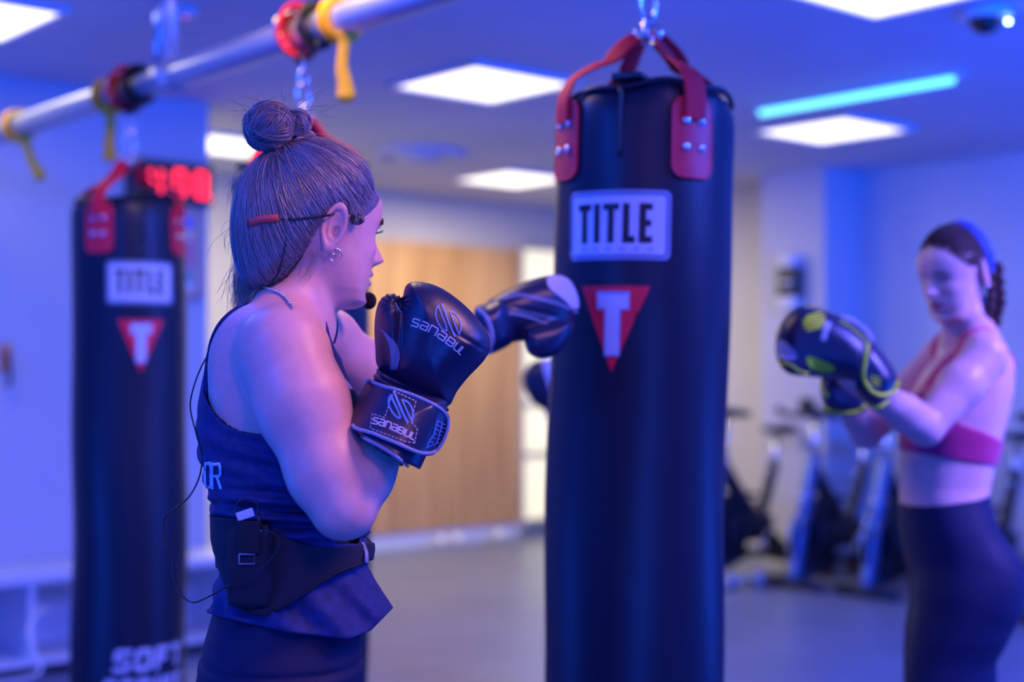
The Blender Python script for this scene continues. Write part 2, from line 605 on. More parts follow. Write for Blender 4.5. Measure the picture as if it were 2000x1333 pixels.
# led clock
vv = 6.24
t = empty('digital_clock', tuple(G(3.25, vv, 2.12)), label='black digital clock with red led digits 4 0 8 on the left wall', cat='clock')
uvbox('case', 3.035, 3.475, vv, 6.3, 2.115, 2.315, M['black'], t, bev=.008)
SEG = {'a': [(0, 1), (1, 1)], 'b': [(1, 1), (1, .5)], 'c': [(1, .5), (1, 0)], 'd': [(0, 0), (1, 0)], 'e': [(0, 0), (0, .5)], 'f': [(0, .5), (0, 1)], 'g': [(0, .5), (1, .5)]}
DG = {'4': 'fgbc', '0': 'abcdef', '8': 'abcdefg'}
for ch, uc in (('4', 3.165), ('0', 3.29), ('8', 3.405)):
    mb = MB()
    for sg in DG[ch]:
        a, b = SEG[sg]
        aa = G(uc + (a[0] - .5) * .055, vv - .004, 2.155 + a[1] * .115)
        bb = G(uc + (b[0] - .5) * .055, vv - .004, 2.155 + b[1] * .115)
        mb.tube([aa + (bb - aa) * .08, bb - (bb - aa) * .08], 0.0085, 6)
    mb.build('digit', M['redled'], t)
mb = MB()
mb.tube([G(3.452, vv - .004, 2.142), G(3.452, vv - .004, 2.158)], 0.008, 6)
mb.build('decimal_point', M['redled'], t)

# framed picture on the left wall
t = empty('picture_frame', tuple(G(3.28, 6.28, 1.66)), label='light wooden framed picture with pink and blue shapes below the clock', cat='picture')
M['palewood'] = mat('pale_wood', (0.75, 0.45, 0.30), 0.5, noise=.1, nscale=15)
mb = MB()
for (a, b, c, d) in ((3.14, 3.42, 1.66, 1.69), (3.14, 3.42, 2.07, 2.10), (3.14, 3.17, 1.66, 2.10), (3.39, 3.42, 1.66, 2.10)):
    mb.box(G((a + b) / 2, 6.28, (c + d) / 2), (b - a, .04, d - c), RROOM)
mb.build('frame', M['palewood'], t, smooth=False)
uvbox('backing', 3.17, 3.39, 6.275, 6.295, 1.69, 2.07, M['white'], t)
M['pinkp'] = mat('pink_paper', (0.80, 0.25, 0.35), 0.7)
M['bluep'] = mat('blue_paper', (0.15, 0.2, 0.8), 0.7)
M['creamp'] = mat('cream_paper', (0.9, 0.75, 0.55), 0.7)
M['greenp'] = mat('teal_paper', (0.05, 0.45, 0.40), 0.7)
uvbox('artwork_patch', 3.31, 3.38, 6.272, 6.276, 2.0, 2.05, M['bluep'], t)
uvbox('artwork_patch', 3.31, 3.385, 6.270, 6.276, 1.94, 2.0, M['creamp'], t)
uvbox('artwork_patch', 3.30, 3.38, 6.272, 6.276, 1.80, 1.94, M['pinkp'], t)
uvbox('artwork_patch', 3.32, 3.375, 6.270, 6.276, 1.74, 1.79, M['greenp'], t)

# small orange hook object at the far left
c = P(2, 700, 6.4)
c = G(CU * c[0] + SU * c[1], 6.29, c[2])
t = empty('wall_hook', tuple(c), RA, 'small dark and orange hook on the wall at the left edge', 'hook')
M['orange'] = mat('orange_plastic', (0.8, 0.3, 0.12), 0.5)
MB().box((0, 0, 0), (0.05, 0.02, 0.13), bev=.006).build('plate', M['orange'], t, local=True)
MB().tube(spline([(0, -0.01, 0.02), (0, -0.05, -0.03), (0, -0.06, -0.10), (0.0, -0.03, -0.13)], 14), 0.009, 8).build('hook', M['black'], t, local=True)

# dispenser on the pillar
c = P(1550, 560, 9.35)
uu = 7.57
k = P(1550, 560, 1.0) - CAM
tt = uu / (CU * k[0] + SU * k[1])
c = CAM + k * tt
t = empty('wall_dispenser', tuple(c), RA, 'dark wall-mounted dispenser with white top and base on the pale pillar', 'dispenser')
MB().box((-0.04, 0, 0.02), (0.08, 0.16, 0.20), bev=.02).build('body', M['black'], t, local=True)
MB().box((-0.045, 0, 0.165), (0.09, 0.14, 0.09), bev=.03).build('cap', M['white'], t, local=True)
MB().box((-0.05, 0, -0.11), (0.09, 0.15, 0.09), bev=.025).build('tray', M['white'], t, local=True)
MB().box((-0.082, 0, 0.02), (0.004, 0.10, 0.03)).build('label', M['white'], t, local=True)

# small shiny floor things by the wooden panels
for (px, lab) in ((862, 'left one of the two neighbouring shiny white balls at the foot of the wooden panelling'), (893, 'right one of the two neighbouring shiny white balls at the foot of the wooden panelling'), (975, 'single shiny white floor ball farthest right along the wooden panelling')):
    k = P(px, 1050, 1.0) - CAM
    tt = 8.3 / (-SU * k[0] + CU * k[1])
    c = CAM + k * tt
    prof = [(0.045 * math.sin(a) + .001, 0.045 - 0.045 * math.cos(a)) for a in np.linspace(0.05, math.pi - .05, 10)]
    tag(MB().lathe(prof, c=(c[0], c[1], 0), n=16).build('floor_ball', mat('glossy_white', (0.9, 0.88, 0.8), 0.15), loc=(c[0], c[1], 0)), lab, 'ball', 'shiny white balls by the wooden panelling')

# ------------------------------------------------------------------ rail with posts
B2 = np.array([-0.541, 3.76])
VD = np.array([-0.656, 0.755])
RAILZ = 2.205


def railp(s, dz=0.0):
    q = B2 + VD * s
    return np.array([q[0], q[1], RAILZ + dz])


t = empty('bag_rail', tuple(railp(0)), label='long grey metal rail carrying the punching bags, running up to the top right', cat='rail')
mb = MB()
mb.tube([railp(-3.5), railp(3.8)], 0.042, 20)
mb.build('rail_tube', M['rail'], t)
sp = None
for s_ in (0.78, -2.2, 3.6):
    for (dx, r) in ((0, 0.028), (0.075, 0.012)):
        q = railp(s_ + dx)
        MB().tube([q + [0, 0, 0.02], [q[0], q[1], CEIL]], r, 14).build('post' if r > .02 else 'tie_rod', M['rail'] if r > .02 else M['chrome'], t)
    q = railp(s_)
    mb = MB(); mb.tube([railp(s_ - .05), railp(s_ + .05)], 0.05, 18); mb.build('clamp', M['rail'], t)

# yellow resistance band loops tied round the rail
def band(s_, pts, label):
    mb = MB()
    c0 = railp(s_)
    T = np.array([VD[0], VD[1], 0])
    N = np.array([-VD[1], VD[0], 0])
    # wrap
    for k in (-.5, .5):
        ring = [c0 + T * (k * .028 + .008 * math.sin(a)) + 0.047 * (math.cos(a) * N + math.sin(a) * np.array([0, 0, 1])) for a in np.linspace(0, 2 * math.pi, 20, endpoint=False)]
        mb.tube(ring, 1.0, 8, closed=True, flat=(0.036, 0.010))
    o = mb.build('band_wrap', M['yellow'], None)
    tg = empty('resistance_band', tuple(c0), 0, label, 'resistance band', 'yellow bands tied to the rail')
    o.parent = tg
    o.location = np.array(o.location) - c0
    D = (c0 - CAM) @ FWD - .045
    pl = spline([P(x, y, D) for (x, y) in pts], 30)
    wd = np.interp(np.linspace(0, 1, 30), [0, .15, .45, .8, .93, 1], [1.6, 1.0, 1.0, 1.35, 1.7, .7])
    m2 = MB()
    m2.tube(pl, wd, 10, flat=(0.030, 0.014), up=(0, -1, 0))
    m2.build('hanging_tail', M['yellow'], tg)


band(1.96, [(35, 262), (52, 285), (62, 315), (74, 335), (80, 352)], 'yellow rubber band knotted round the rail nearest the left edge')
band(1.2, [(205, 205), (216, 235), (213, 275), (214, 300), (215, 315)], 'yellow rubber band on the rail left of the far bag\'s chain')
band(-.14, [(668, 62), (672, 90), (668, 130), (674, 165), (677, 200)], 'yellow rubber band hanging from the rail above the woman\'s forehead')


# ------------------------------------------------------------------ punching bags
def torus_link(c, a, b, r, R, n=20, m=8):
    """chain link: stretched ring, long axis local z, in local xz plane"""
    pts = []
    for k in range(n):
        t_ = 2 * math.pi * k / n
        p = np.array([a * math.cos(t_), 0, b * (math.sin(t_))])
        pts.append(np.array(c) + R @ p)
    mb = MB()
    mb.tube(pts, r, m, closed=True)
    return mb


BR = 0.176
TOP = 1.855
random.seed(4)


def bag_surface(phi, z, off=0.0):
    r = BR + off + 0.0025 * math.sin(3 * phi + z * 5) + 0.003 * math.sin(z * 9 + phi)
    return np.array([r * math.sin(phi), -r * math.cos(phi), z])


def make_bag():
    t = empty('punching_bag', (0, 0, 0))
    # body: local origin on the floor under the bag
    mb = MB()
    n = 72
    zs = [0.16, 0.165, 0.18, 0.21] + list(np.linspace(.25, 1.76, 44)) + [1.79, 1.815, 1.832, 1.842, 1.846]
    rs = [0.02, .13, .165, .175] + [BR] * 44 + [.1755, .172, .163, .145, .02]
    V = []
    F = []
    for i, (z, r) in enumerate(zip(zs, rs)):
        for k in range(n):
            ph = 2 * math.pi * k / n
            q = bag_surface(ph, z)
            rr = r / BR
            if z > 1.7:
                rr *= 1 + 0.012 * math.sin(9 * ph) * (z - 1.7) * 6
            V.append((q[0] * rr, q[1] * rr, z + (0.010 * math.sin(2 * ph + .6) + .004 * math.sin(7 * ph)) * max(0, (z - 1.6) / .24)))
    for i in range(len(zs) - 1):
        for k in range(n):
            l = (k + 1) % n
            F.append((i * n + k, i * n + l, (i + 1) * n + l, (i + 1) * n + k))
    F.append(tuple(range(n - 1, -1, -1)))
    F.append(tuple((len(zs) - 1) * n + k for k in range(n)))
    obj('bag_body', V, F, M['vinyl'], t, local=True)
    # rim piping
    mb = MB()
    mb.tube([(0.168 * math.sin(a), -0.168 * math.cos(a), 1.836 + 0.010 * math.sin(2 * a + .6) + .004 * math.sin(7 * a)) for a in np.linspace(0, 2 * math.pi, 64, endpoint=False)], 0.0055, 8, closed=True)
    mb.build('rim_piping', M['vinyl'], t, local=True)
    # zip slit with a lifted tongue
    mb = MB()
    ph0 = math.radians(-15)
    mb.tube([bag_surface(ph0, z, .003) for z in np.linspace(1.70, 1.83, 12)], 0.004, 8)
    mb.box(bag_surface(ph0, 1.853, -.03) + np.array([0.01, 0.0, 0]), (0.06, 0.07, 0.012), rotz(-.3), bev=.004)
    mb.build('zip', M['black'], t, local=True)
    # straps and patches
    apex = np.array([0, 0, 1.968])
    for j, deg in enumerate((31, 121, 211, 301)):
        ph = math.radians(deg)
        # leather patch
        w = .088
        poly = rrect(-w / 2, 1.665, w / 2, 1.815, 0.022)
        V2, F2 = poly_fill(poly, 0.012)
        Vo = [bag_surface(ph + x / BR, z, .0055) for x, z in V2]
        Vi = [bag_surface(ph + x / BR, z, -.002) for x, z in V2]
        po = obj('strap_patch', Vo, F2, M['redvinyl'], t, local=True)
        bd = resample(poly + [poly[0]], .01)[:-1]
        mb = MB()
        mb.tube([bag_surface(ph + x / BR, z, .0045) for x, z in bd], 0.0028, 6, closed=True)
        mb.build('patch_edge', M['redvinyl'], po, local=True)
        for (dx, z) in ((-.017, 1.772), (.017, 1.772), (-.017, 1.722), (.017, 1.722)):
            c = bag_surface(ph + dx / BR, z, .006)
            R = np.array([[math.cos(ph), 0, math.sin(ph)], [math.sin(ph), 0, -math.cos(ph)], [0, 1.0, 0]])
            MB().lathe([(.0088, 0), (.0086, .002), (.006, .0045), (.001, .0052)], c=c, n=14, R=R).build('rivet', M['chrome'], po, local=True)
        # webbing strap from patch up to the ring
        out = np.array([math.sin(ph), -math.cos(ph), 0])
        tw = random.uniform(-.5, .5)
        ctrl = [bag_surface(ph, 1.775, .009), bag_surface(ph, 1.82, .009), out * .165 + [0, 0, 1.862],
                out * .115 + [0, 0, 1.895], out * .085 + [0, 0, 1.908], out * .055 + [0, 0, 1.94], out * .026 + [0, 0, 1.962]]
        pl = spline(ctrl, 34)
        wd = np.interp(np.linspace(0, 1, 34), [0, .35, .55, .63, .72, 1], [1, 1, .85, .5, .95, .75])
        # orientation follows outwards, with a twist in the middle
        V = []
        F = []
        T = np.gradient(pl, axis=0)
        T /= np.linalg.norm(T, axis=1, keepdims=True)
        side = np.array([math.cos(ph), math.sin(ph), 0])
        nn = 10
        for i in range(34):
            f = i / 33
            N = np.cross(side, T[i])
            N /= np.linalg.norm(N)
            a0 = tw * 2.2 * max(0, f - .3) / .7
            S2 = side * math.cos(a0) + N * math.sin(a0)
            N2 = -side * math.sin(a0) + N * math.cos(a0)
            for k in range(nn):
                a = 2 * math.pi * k / nn
                cs, sn = math.cos(a), math.sin(a)
                V.append(pl[i] + wd[i] * .024 * math.copysign(abs(cs) ** .4, cs) * S2 + .0028 * math.copysign(abs(sn) ** .4, sn) * N2)
        for i in range(33):
            for k in range(nn):
                l = (k + 1) % nn
                F.append((i * nn + k, i * nn + l, (i + 1) * nn + l, (i + 1) * nn + k))
        obj('strap', V, F, M['redweb'], t, local=True)
        # metal D-ring at the strap end
        Rr = rotz(ph)
        mbk = torus_link(out * .016 + [0, 0, 1.972], .020, .017, .0034, Rr)
        mbk.build('ring', M['chrome'], t, local=True)
    # prints
    def prt(name, items, m, off=.0015):
        mb = MB()
        for V2, F2 in items:
            mb.add([bag_surface(p_ + 0, z_, off) for p_, z_ in [(x / BR, z) for x, z in V2]], F2)
        return mb.build(name, m, t, local=True)
    cx = math.radians(-17) * BR
    prt('logo_patch', [poly_fill(rrect(cx - .104, 1.507, cx + .104, 1.637, .012), .012)], M['logoblue'], .0012)
    prt('logo_field', [poly_fill(rrect(cx - .093, 1.518, cx + .093, 1.626, .006), .012)], M['logowhite'], .0020)
    fr = rrect(cx - .0985, 1.5125, cx + .0985, 1.6315, .009)
    prt('logo_line', [stroke2d(fr + [fr[0]], .0016, .01, 1)], M['logoblack'], .0022)
    xs = cx - .078
    its = []
    H0, H1 = 1.538, 1.612
    for ch, w in (('T', .031), ('I', .012), ('T', .031), ('L', .023), ('E', .024)):
        wd = .0125
        for pl in GLY[ch]:
            pp = [(xs + (0.5 * w if ch == 'I' else wd / 2 + a * (w - wd)), H0 + wd * .5 + b * (H1 - H0 - wd)) for a, b in pl]
            its.append(stroke2d(pp, wd, .01, 2))
        xs += w + .0068
    # small slab serifs
    prt('logo_letters', its, M['logoblack'], .0030)
    its = []
    for k in range(6):
        x = cx - .066 + k * .0262
        its.append(stroke2d([(x, 1.5265), (x + .006, 1.5265)], .005, .01, 1))
    prt('logo_small_text', its, M['logoblue'], .0030)
    tri = [(cx - .070, 1.458), (cx + .070, 1.458), (cx, 1.296)]
    prt('triangle_emblem', [poly_fill(tri, .012)], M['logored'], .0015)
    Tp = [(-.033, 1.448), (.033, 1.448), (.033, 1.413), (.0165, 1.413), (.0165, 1.345), (.0165, 1.326), (-.0165, 1.326), (-.0165, 1.413), (-.033, 1.413)]
    prt('emblem_letter_edge', [poly_fill([(cx + a * 1.0, z) for a, z in Tp], .01)], M['logoblue'], .0024)
    Tq = [(-.030, 1.445), (.030, 1.445), (.030, 1.416), (.0135, 1.416), (.0135, 1.329), (-.0135, 1.329), (-.0135, 1.416), (-.030, 1.416)]
    prt('emblem_letter', [poly_fill([(cx + a * 1.0, z) for a, z in Tq], .01)], M['logowhite'], .0032)
    # SOFT STRIKE
    its = []
    for word, z0, z1, x0, x1, sh in (('SOFT', .385, .455, cx - .085, cx + .155, .02), ('STRIKE', .29, .365, cx - .118, cx + .150, .02)):
        n = len(word)
        tot = sum(.45 if c == 'I' else 1.0 for c in word)
        gap = .010
        unit = (x1 - x0 - gap * (n - 1)) / tot
        xs = x0
        for ch in word:
            w = unit * (.45 if ch == 'I' else 1.0)
            wd = .0155
            for pl in GLY[ch]:
                pp = []
                for a, b in pl:
                    bx = xs + (w / 2 if ch == 'I' else wd / 2 + a * (w - wd))
                    bz = z0 + wd / 2 + b * (z1 - z0 - wd)
                    pp.append((bx + (bz - z0) * .12, bz))
                its.append(stroke2d(pp, wd, .012, 1))
            xs += w + gap
    prt('lettering', its, M['logowhite'], .002)
    # stencil breaks through SOFT
    for a, b, z in ((-.09, .0, .4155), (-.12, .06, .324)):
        prt('stencil_gap', [stroke2d([(cx + a, z), (cx + b, z)], .004, .012, 1)], M['vinyl'], .0026)
    return t


def place_bag(t, px, D, extra, lean, label):
    c = P(px, 100, D)
    rho = math.atan2(c[0], c[1])
    ax = np.array([c[0], c[1]])
    t.location = (c[0], c[1], 0)
    t.rotation_mode = 'XYZ'
    t.rotation_euler = (0, 0, -rho + math.radians(extra))
    if lean:
        # swing about the hook
        R = Matrix.Rotation(math.radians(lean), 4, 'Y')
        piv = Vector((c[0], c[1], 1.98))
        Mw = Matrix.Translation(piv) @ R @ Matrix.Translation(-piv) @ Matrix.Translation((c[0], c[1], 0)) @ Matrix.Rotation(-rho + math.radians(extra), 4, 'Z')
        t.location = Mw.to_translation()
        t.rotation_euler = Mw.to_euler()
    tag(t, label, 'punching bag', 'hanging punching bags')
    return c


bag = make_bag()
c1 = np.array([P(1266, 100, 2.83)[0], P(1266, 100, 2.83)[1]])
bags = []
b3 = copy_tree(bag)
b2 = copy_tree(bag)
place_bag(bag, 1266, 2.83, 0, 1.6, 'large blue-lit black punching bag right of centre, touched by the outstretched glove')
place_bag(b2, 592, 3.76, 20, 0, 'black punching bag mostly hidden behind the woman with the hair bun')
place_bag(b3, 255, 4.533, 28, -.25, 'farther black punching bag at left, under the clock and the red straps')


def make_chain(cx, cy, z0, z1, rot, label, wrap_s=None):
    t = empty('bag_chain', (cx, cy, z0), 0, label, 'chain', 'chains and hooks holding the bags')
    # swivel + carabiner
    MB().lathe([(.006, -.004), (.011, 0), (.011, .016), (.006, .02)], c=(0, 0, .0), n=16).build('swivel', M['chrome'], t, local=True)
    torus_link((0, 0, .045), .017, .032, .0042, rotz(rot)).build('carabiner', M['chrome'], t, local=True)
    z = z0 + .045 + .046
    k = 0
    while z < z1 - .01:
        torus_link((0, 0, z - z0), .012, .021, .0038, rotz(rot + (k % 2) * math.pi / 2)).build('link', M['chrome'], t, local=True)
        z += .034
        k += 1
    # chain and strap wrapped over the rail
    T = np.array([VD[0], VD[1], 0])
    N = np.array([-VD[1], VD[0], 0])
    c0 = np.array([cx, cy, RAILZ])
    for (ds, w, m, nm, rr) in ((0.035, .07, M['redweb'], 'padding', .048), (-.055, .05, M['black'], 'webbing', .0455)):
        ring = [c0 + T * ds + rr * (math.cos(a) * N + math.sin(a) * np.array([0, 0, 1])) for a in np.linspace(0, 2 * math.pi, 28, endpoint=False)]
        mb = MB()
        mb.tube(ring, 1.0, 10, closed=True, flat=(w, .008))
        mb.build(nm, m, t)
    # black triangular webbing gather below the rail
    mb = MB()
    mb.tube([c0 + T * .055 + N * .0 + [0, 0, -.045], c0 + [0, 0, -.085]], 1.0, 8, flat=(.012, .03))
    mb.tube([c0 - T * .08 + [0, 0, -.045], c0 + [0, 0, -.085]], 1.0, 8, flat=(.012, .03))
    mb.build('webbing_gather', M['black'], t)
    for i in range(9):
        a = math.radians(-70 + i * 40)
        cc = c0 + T * (.03 + .008 * math.sin(i)) + .056 * (math.cos(a) * N + math.sin(a) * np.array([0, 0, 1]))
        tang = -math.sin(a) * N + math.cos(a) * np.array([0, 0, 1])
        rad = math.cos(a) * N + math.sin(a) * np.array([0, 0, 1])
        side = T if i % 2 else rad
        pts = [cc + .021 * math.cos(q) * tang + .011 * math.sin(q) * side for q in np.linspace(0, 2 * math.pi, 14, endpoint=False)]
        mb = MB()
        mb.tube(pts, .0038, 6, closed=True)
        mb.build('link', M['chrome'], t)


for (px, D, lab) in ((1266, 2.83, 'chrome chain and carabiner above the large bag at the top edge'), (592, 3.76, 'chrome chain with red padding on the rail right above the hair bun'), (255, 4.533, 'chain and dark strap on the rail above the far left bag')):
    c = P(px, 100, D)
    make_chain(c[0], c[1], 1.985, RAILZ - .06, .4, lab)
# ------------------------------------------------------------------ implicit surfaces
def smin(a, b, k):
    h = np.clip(0.5 + 0.5 * (b - a) / k, 0, 1)
    return b * (1 - h) + a * h - k * h * (1 - h)


def smax(a, b, k):
    return -smin(-a, -b, k)


def sph(p, c, r):
    return np.linalg.norm(p - np.asarray(c), axis=1) - r


def cone(p, a, b, ra, rb):
    a = np.asarray(a, float); b = np.asarray(b, float)
    ab = b - a
    t = np.clip(((p - a) @ ab) / (ab @ ab), 0, 1)
    return np.linalg.norm(p - a - t[:, None] * ab, axis=1) - (ra + (rb - ra) * t)


def ell(p, c, r, R=None):
    q = p - np.asarray(c)
    if R is not None:
        q = q @ np.asarray(R)
    r = np.asarray(r, float)
    k0 = np.linalg.norm(q / r, axis=1)
    k1 = np.linalg.norm(q / (r * r), axis=1)
    return k0 * (k0 - 1) / np.maximum(k1, 1e-9)


def sstep(x, a, b):
    t = np.clip((x - a) / (b - a), 0, 1)
    return t * t * (3 - 2 * t)


def gs(x, m, s):
    return np.exp(-((x - m) / s) ** 2)


def surfnet(f, xs, ys, zs, relax=1.6):
    S = 4

    def pad(a):
        a = list(a)
        while (len(a) - 1) % S:
            a.append(a[-1] + (a[-1] - a[-2]))
        return np.array(a)
    xs, ys, zs = pad(xs), pad(ys), pad(zs)
    nx, ny, nz = len(xs), len(ys), len(zs)
    val = np.ones((nx, ny, nz), np.float32)
    bx, by, bz = (nx - 1) // S, (ny - 1) // S, (nz - 1) // S

    def centers(I, J, K, n):
        x0, x1 = xs[I * S], xs[np.minimum(I * S + n * S, nx - 1)]
        y0, y1 = ys[J * S], ys[np.minimum(J * S + n * S, ny - 1)]
        z0, z1 = zs[K * S], zs[np.minimum(K * S + n * S, nz - 1)]
        c = np.stack([(x0 + x1) / 2, (y0 + y1) / 2, (z0 + z1) / 2], 1)
        r = 0.5 * np.sqrt((x1 - x0) ** 2 + (y1 - y0) ** 2 + (z1 - z0) ** 2)
        return c, r

    def ev(p):
        out = np.empty(len(p), np.float32)
        for i in range(0, len(p), 200000):
            out[i:i + 200000] = f(p[i:i + 200000])
        return out
    # coarse: 4x4x4 groups of blocks
    I, J, K = [a.ravel() for a in np.meshgrid(np.arange(0, bx, 4), np.arange(0, by, 4), np.arange(0, bz, 4), indexing='ij')]
    c, r = centers(I, J, K, 4)
    v = ev(c)
    act = np.abs(v) < r * relax
    for q in np.nonzero((~act) & (v < 0))[0]:
        val[I[q] * S:I[q] * S + 4 * S, J[q] * S:J[q] * S + 4 * S, K[q] * S:K[q] * S + 4 * S] = -1
    I, J, K = I[act], J[act], K[act]
    o = np.stack(np.meshgrid(range(4), range(4), range(4), indexing='ij'), -1).reshape(-1, 3)
    I = (I[:, None] + o[:, 0]).ravel(); J = (J[:, None] + o[:, 1]).ravel(); K = (K[:, None] + o[:, 2]).ravel()
    ok = (I < bx) & (J < by) & (K < bz)
    I, J, K = I[ok], J[ok], K[ok]
    c, r = centers(I, J, K, 1)
    v = ev(c)
    act = np.abs(v) < r * relax
    neg = np.nonzero((~act) & (v < 0))[0]
    o = np.stack(np.meshgrid(range(S), range(S), range(S), indexing='ij'), -1).reshape(-1, 3)
    if len(neg):
        a = (I[neg][:, None] * S + o[:, 0]).ravel(); b = (J[neg][:, None] * S + o[:, 1]).ravel(); d = (K[neg][:, None] * S + o[:, 2]).ravel()
        val[a, b, d] = -1
    I, J, K = I[act], J[act], K[act]
    o = np.stack(np.meshgrid(range(S + 1), range(S + 1), range(S + 1), indexing='ij'), -1).reshape(-1, 3)
    flat = ((I[:, None] * S + o[:, 0]).ravel().astype(np.int64) * ny + (J[:, None] * S + o[:, 1]).ravel()) * nz + (K[:, None] * S + o[:, 2]).ravel()
    flat = np.unique(flat)
    a = flat // (ny * nz); b = (flat // nz) % ny; d = flat % nz
    pts = np.stack([xs[a], ys[b], zs[d]], 1)
    val[a, b, d] = ev(pts)
    ins = val < 0
    cnt = np.zeros((nx - 1, ny - 1, nz - 1), np.int8)
    for i in (0, 1):
        for j in (0, 1):
            for k in (0, 1):
                cnt += ins[i:nx - 1 + i, j:ny - 1 + j, k:nz - 1 + k]
    ci, cj, ck = np.nonzero((cnt > 0) & (cnt < 8))
    idx = -np.ones((nx - 1, ny - 1, nz - 1), np.int32)
    idx[ci, cj, ck] = np.arange(len(ci))
    acc = np.zeros((len(ci), 3)); num = np.zeros(len(ci))
    cor = [(i, j, k) for i in (0, 1) for j in (0, 1) for k in (0, 1)]
    cp = {}
    for c_ in cor:
        cp[c_] = (val[ci + c_[0], cj + c_[1], ck + c_[2]].astype(float), np.stack([xs[ci + c_[0]], ys[cj + c_[1]], zs[ck + c_[2]]], 1))
    for c_ in cor:
        for ax in range(3):
            if c_[ax] == 0:
                e = list(c_); e[ax] = 1; e = tuple(e)
                va, pa = cp[c_]; vb, pb = cp[e]
                m = (va < 0) != (vb < 0)
                t = np.where(m, va / np.where(m, va - vb, 1), 0)
                acc += np.where(m[:, None], pa + (pb - pa) * t[:, None], 0)
                num += m
    V = acc / num[:, None]
    F = []
    for ax in range(3):
        sl0 = [slice(None)] * 3; sl1 = [slice(None)] * 3
        sl0[ax] = slice(0, -1); sl1[ax] = slice(1, None)
        ch = ins[tuple(sl0)] != ins[tuple(sl1)]
        g = list(np.nonzero(ch))
        u, w = (ax + 1) % 3, (ax + 2) % 3
        lim = [nx - 1, ny - 1, nz - 1]
        ok = (g[u] > 0) & (g[w] > 0) & (g[u] < lim[u]) & (g[w] < lim[w])
        g = [q[ok] for q in g]
        inside0 = ins[g[0], g[1], g[2]]

        def at(du, dw):
            q = [g[0].copy(), g[1].copy(), g[2].copy()]
            q[u] = q[u] + du; q[w] = q[w] + dw
            return idx[q[0], q[1], q[2]]
        quad = np.stack([at(-1, -1), at(0, -1), at(0, 0), at(-1, 0)], 1)
        quad[~inside0] = quad[~inside0][:, ::-1]
        F.append(quad[(quad >= 0).all(1)])
    F = np.concatenate(F)
    # pull vertices onto the surface
    for _ in range(2):
        h = 0.0006
        v0 = ev(V)
        g = np.stack([(ev(V + np.eye(3)[k] * h) - v0) / h for k in range(3)], 1)
        st = -(v0 / np.maximum((g * g).sum(1), 0.25))[:, None] * g
        L = np.linalg.norm(st, axis=1, keepdims=True)
        V = V + st * np.minimum(1, 0.002 / np.maximum(L, 1e-9))
    return V, F


def fastmesh(name, V, F, material, parent=None, loc=None, vcol=None, smooth=True, uvs=None):
    V = np.asarray(V, np.float32)
    F = np.asarray(F, np.int32)
    loc = np.zeros(3) if loc is None else np.asarray(loc, float)
    org = origin_of(parent) + loc
    me = bpy.data.meshes.new(name)
    me.vertices.add(len(V))
    me.vertices.foreach_set('co', (V - org).astype(np.float32).ravel())
    n, k = F.shape
    me.loops.add(n * k)
    me.loops.foreach_set('vertex_index', F.ravel())
    me.polygons.add(n)
    me.polygons.foreach_set('loop_start', np.arange(0, n * k, k, dtype=np.int32))
    me.polygons.foreach_set('use_smooth', np.full(n, smooth))
    me.update(calc_edges=True)
    me.validate()
    if vcol is not None:
        a = me.color_attributes.new('Col', 'FLOAT_COLOR', 'POINT')
        a.data.foreach_set('color', np.concatenate([vcol, np.ones((len(V), 1))], 1).astype(np.float32).ravel())
    me.materials.append(material)
    o = bpy.data.objects.new(name, me)
    COL.objects.link(o)
    o.location = loc
    if parent is not None: o.parent = parent
    return o


def axis_grid(lo, hi, step, fine=None, fstep=None):
    out = [lo]
    while out[-1] < hi:
        s_ = step
        if fine is not None and fine[0] - step < out[-1] < fine[1]:
            s_ = fstep
        out.append(out[-1] + s_)
    return np.array(out)


def hidden_smooth(V, F, it, lam=0.5):
    return V


# ------------------------------------------------------------------ head
ZK = np.array([-.125, -.115, -.105, -.095, -.08, -.06, -.04, -.02, 0, .02, .04, .06, .08])
ZF = np.array([.028, .054, .072, .079, .0795, .0830, .086, .089, .090, .092, .094, .091, .081])
ZB = np.array([.005, .000, -.004, -.010, -.022, -.045, -.068, -.084, -.093, -.098, -.100, -.096, -.085])
ZW = np.array([.018, .030, .038, .045, .053, .0595, .064, .067, .0695, .072, .0735, .0725, .066])
NZ = np.array([-.060, -.052, -.0465, -.0425, -.0385, -.034, -.029, -.024, -.016, -.006, .002, .010, .020, .030])
NH = np.array([.0, .002, .005, .0080, .013, .0215, .0290, .0245, .0185, .0115, .005, .000, -.0005, .0])
NW = np.array([.008, .008, .009, .012, .0150, .0155, .0150, .0130, .0110, .0095, .0090, .0095, .010, .010])


def head_disp(y, z):
    ay = np.abs(y)
    d = np.interp(z, NZ, NH) * np.exp(-(ay / np.interp(z, NZ, NW)) ** 2.3)
    d += .0085 * gs(z, -.0515, .0062) * np.exp(-(ay / .022) ** 2.6)
    d += .0105 * gs(z, -.0668, .0064) * np.exp(-(ay / .019) ** 2.6)
    d -= .0060 * gs(z, -.0590, .0023) * np.exp(-(ay / .023) ** 4)
    d += .0050 * gs(z, -.058, .018) * np.exp(-(ay / .028) ** 2)
    d -= .0030 * gs(z, -.0790, .006) * np.exp(-(ay / .022) ** 2)
    d += .0110 * gs(z, -.0960, .012) * np.exp(-(ay / .022) ** 2)
    d += .0040 * gs(ay, .0145, .0045) * gs(z, -.0330, .0055)
    d -= .0035 * gs(ay, .0075, .0040) * gs(z, -.0405, .0035)
    d += .0045 * gs(z, .0235, .008) * gs(ay, .024, .020)
    d -= .0120 * gs(z, .0050, .0105) * gs(ay, .031, .0125)
    d += .0062 * gs(z, .0050, .0070) * gs(ay, .031, .0100)
    d += .0035 * gs(z, -.0180, .014) * gs(ay, .044, .014)
    return d


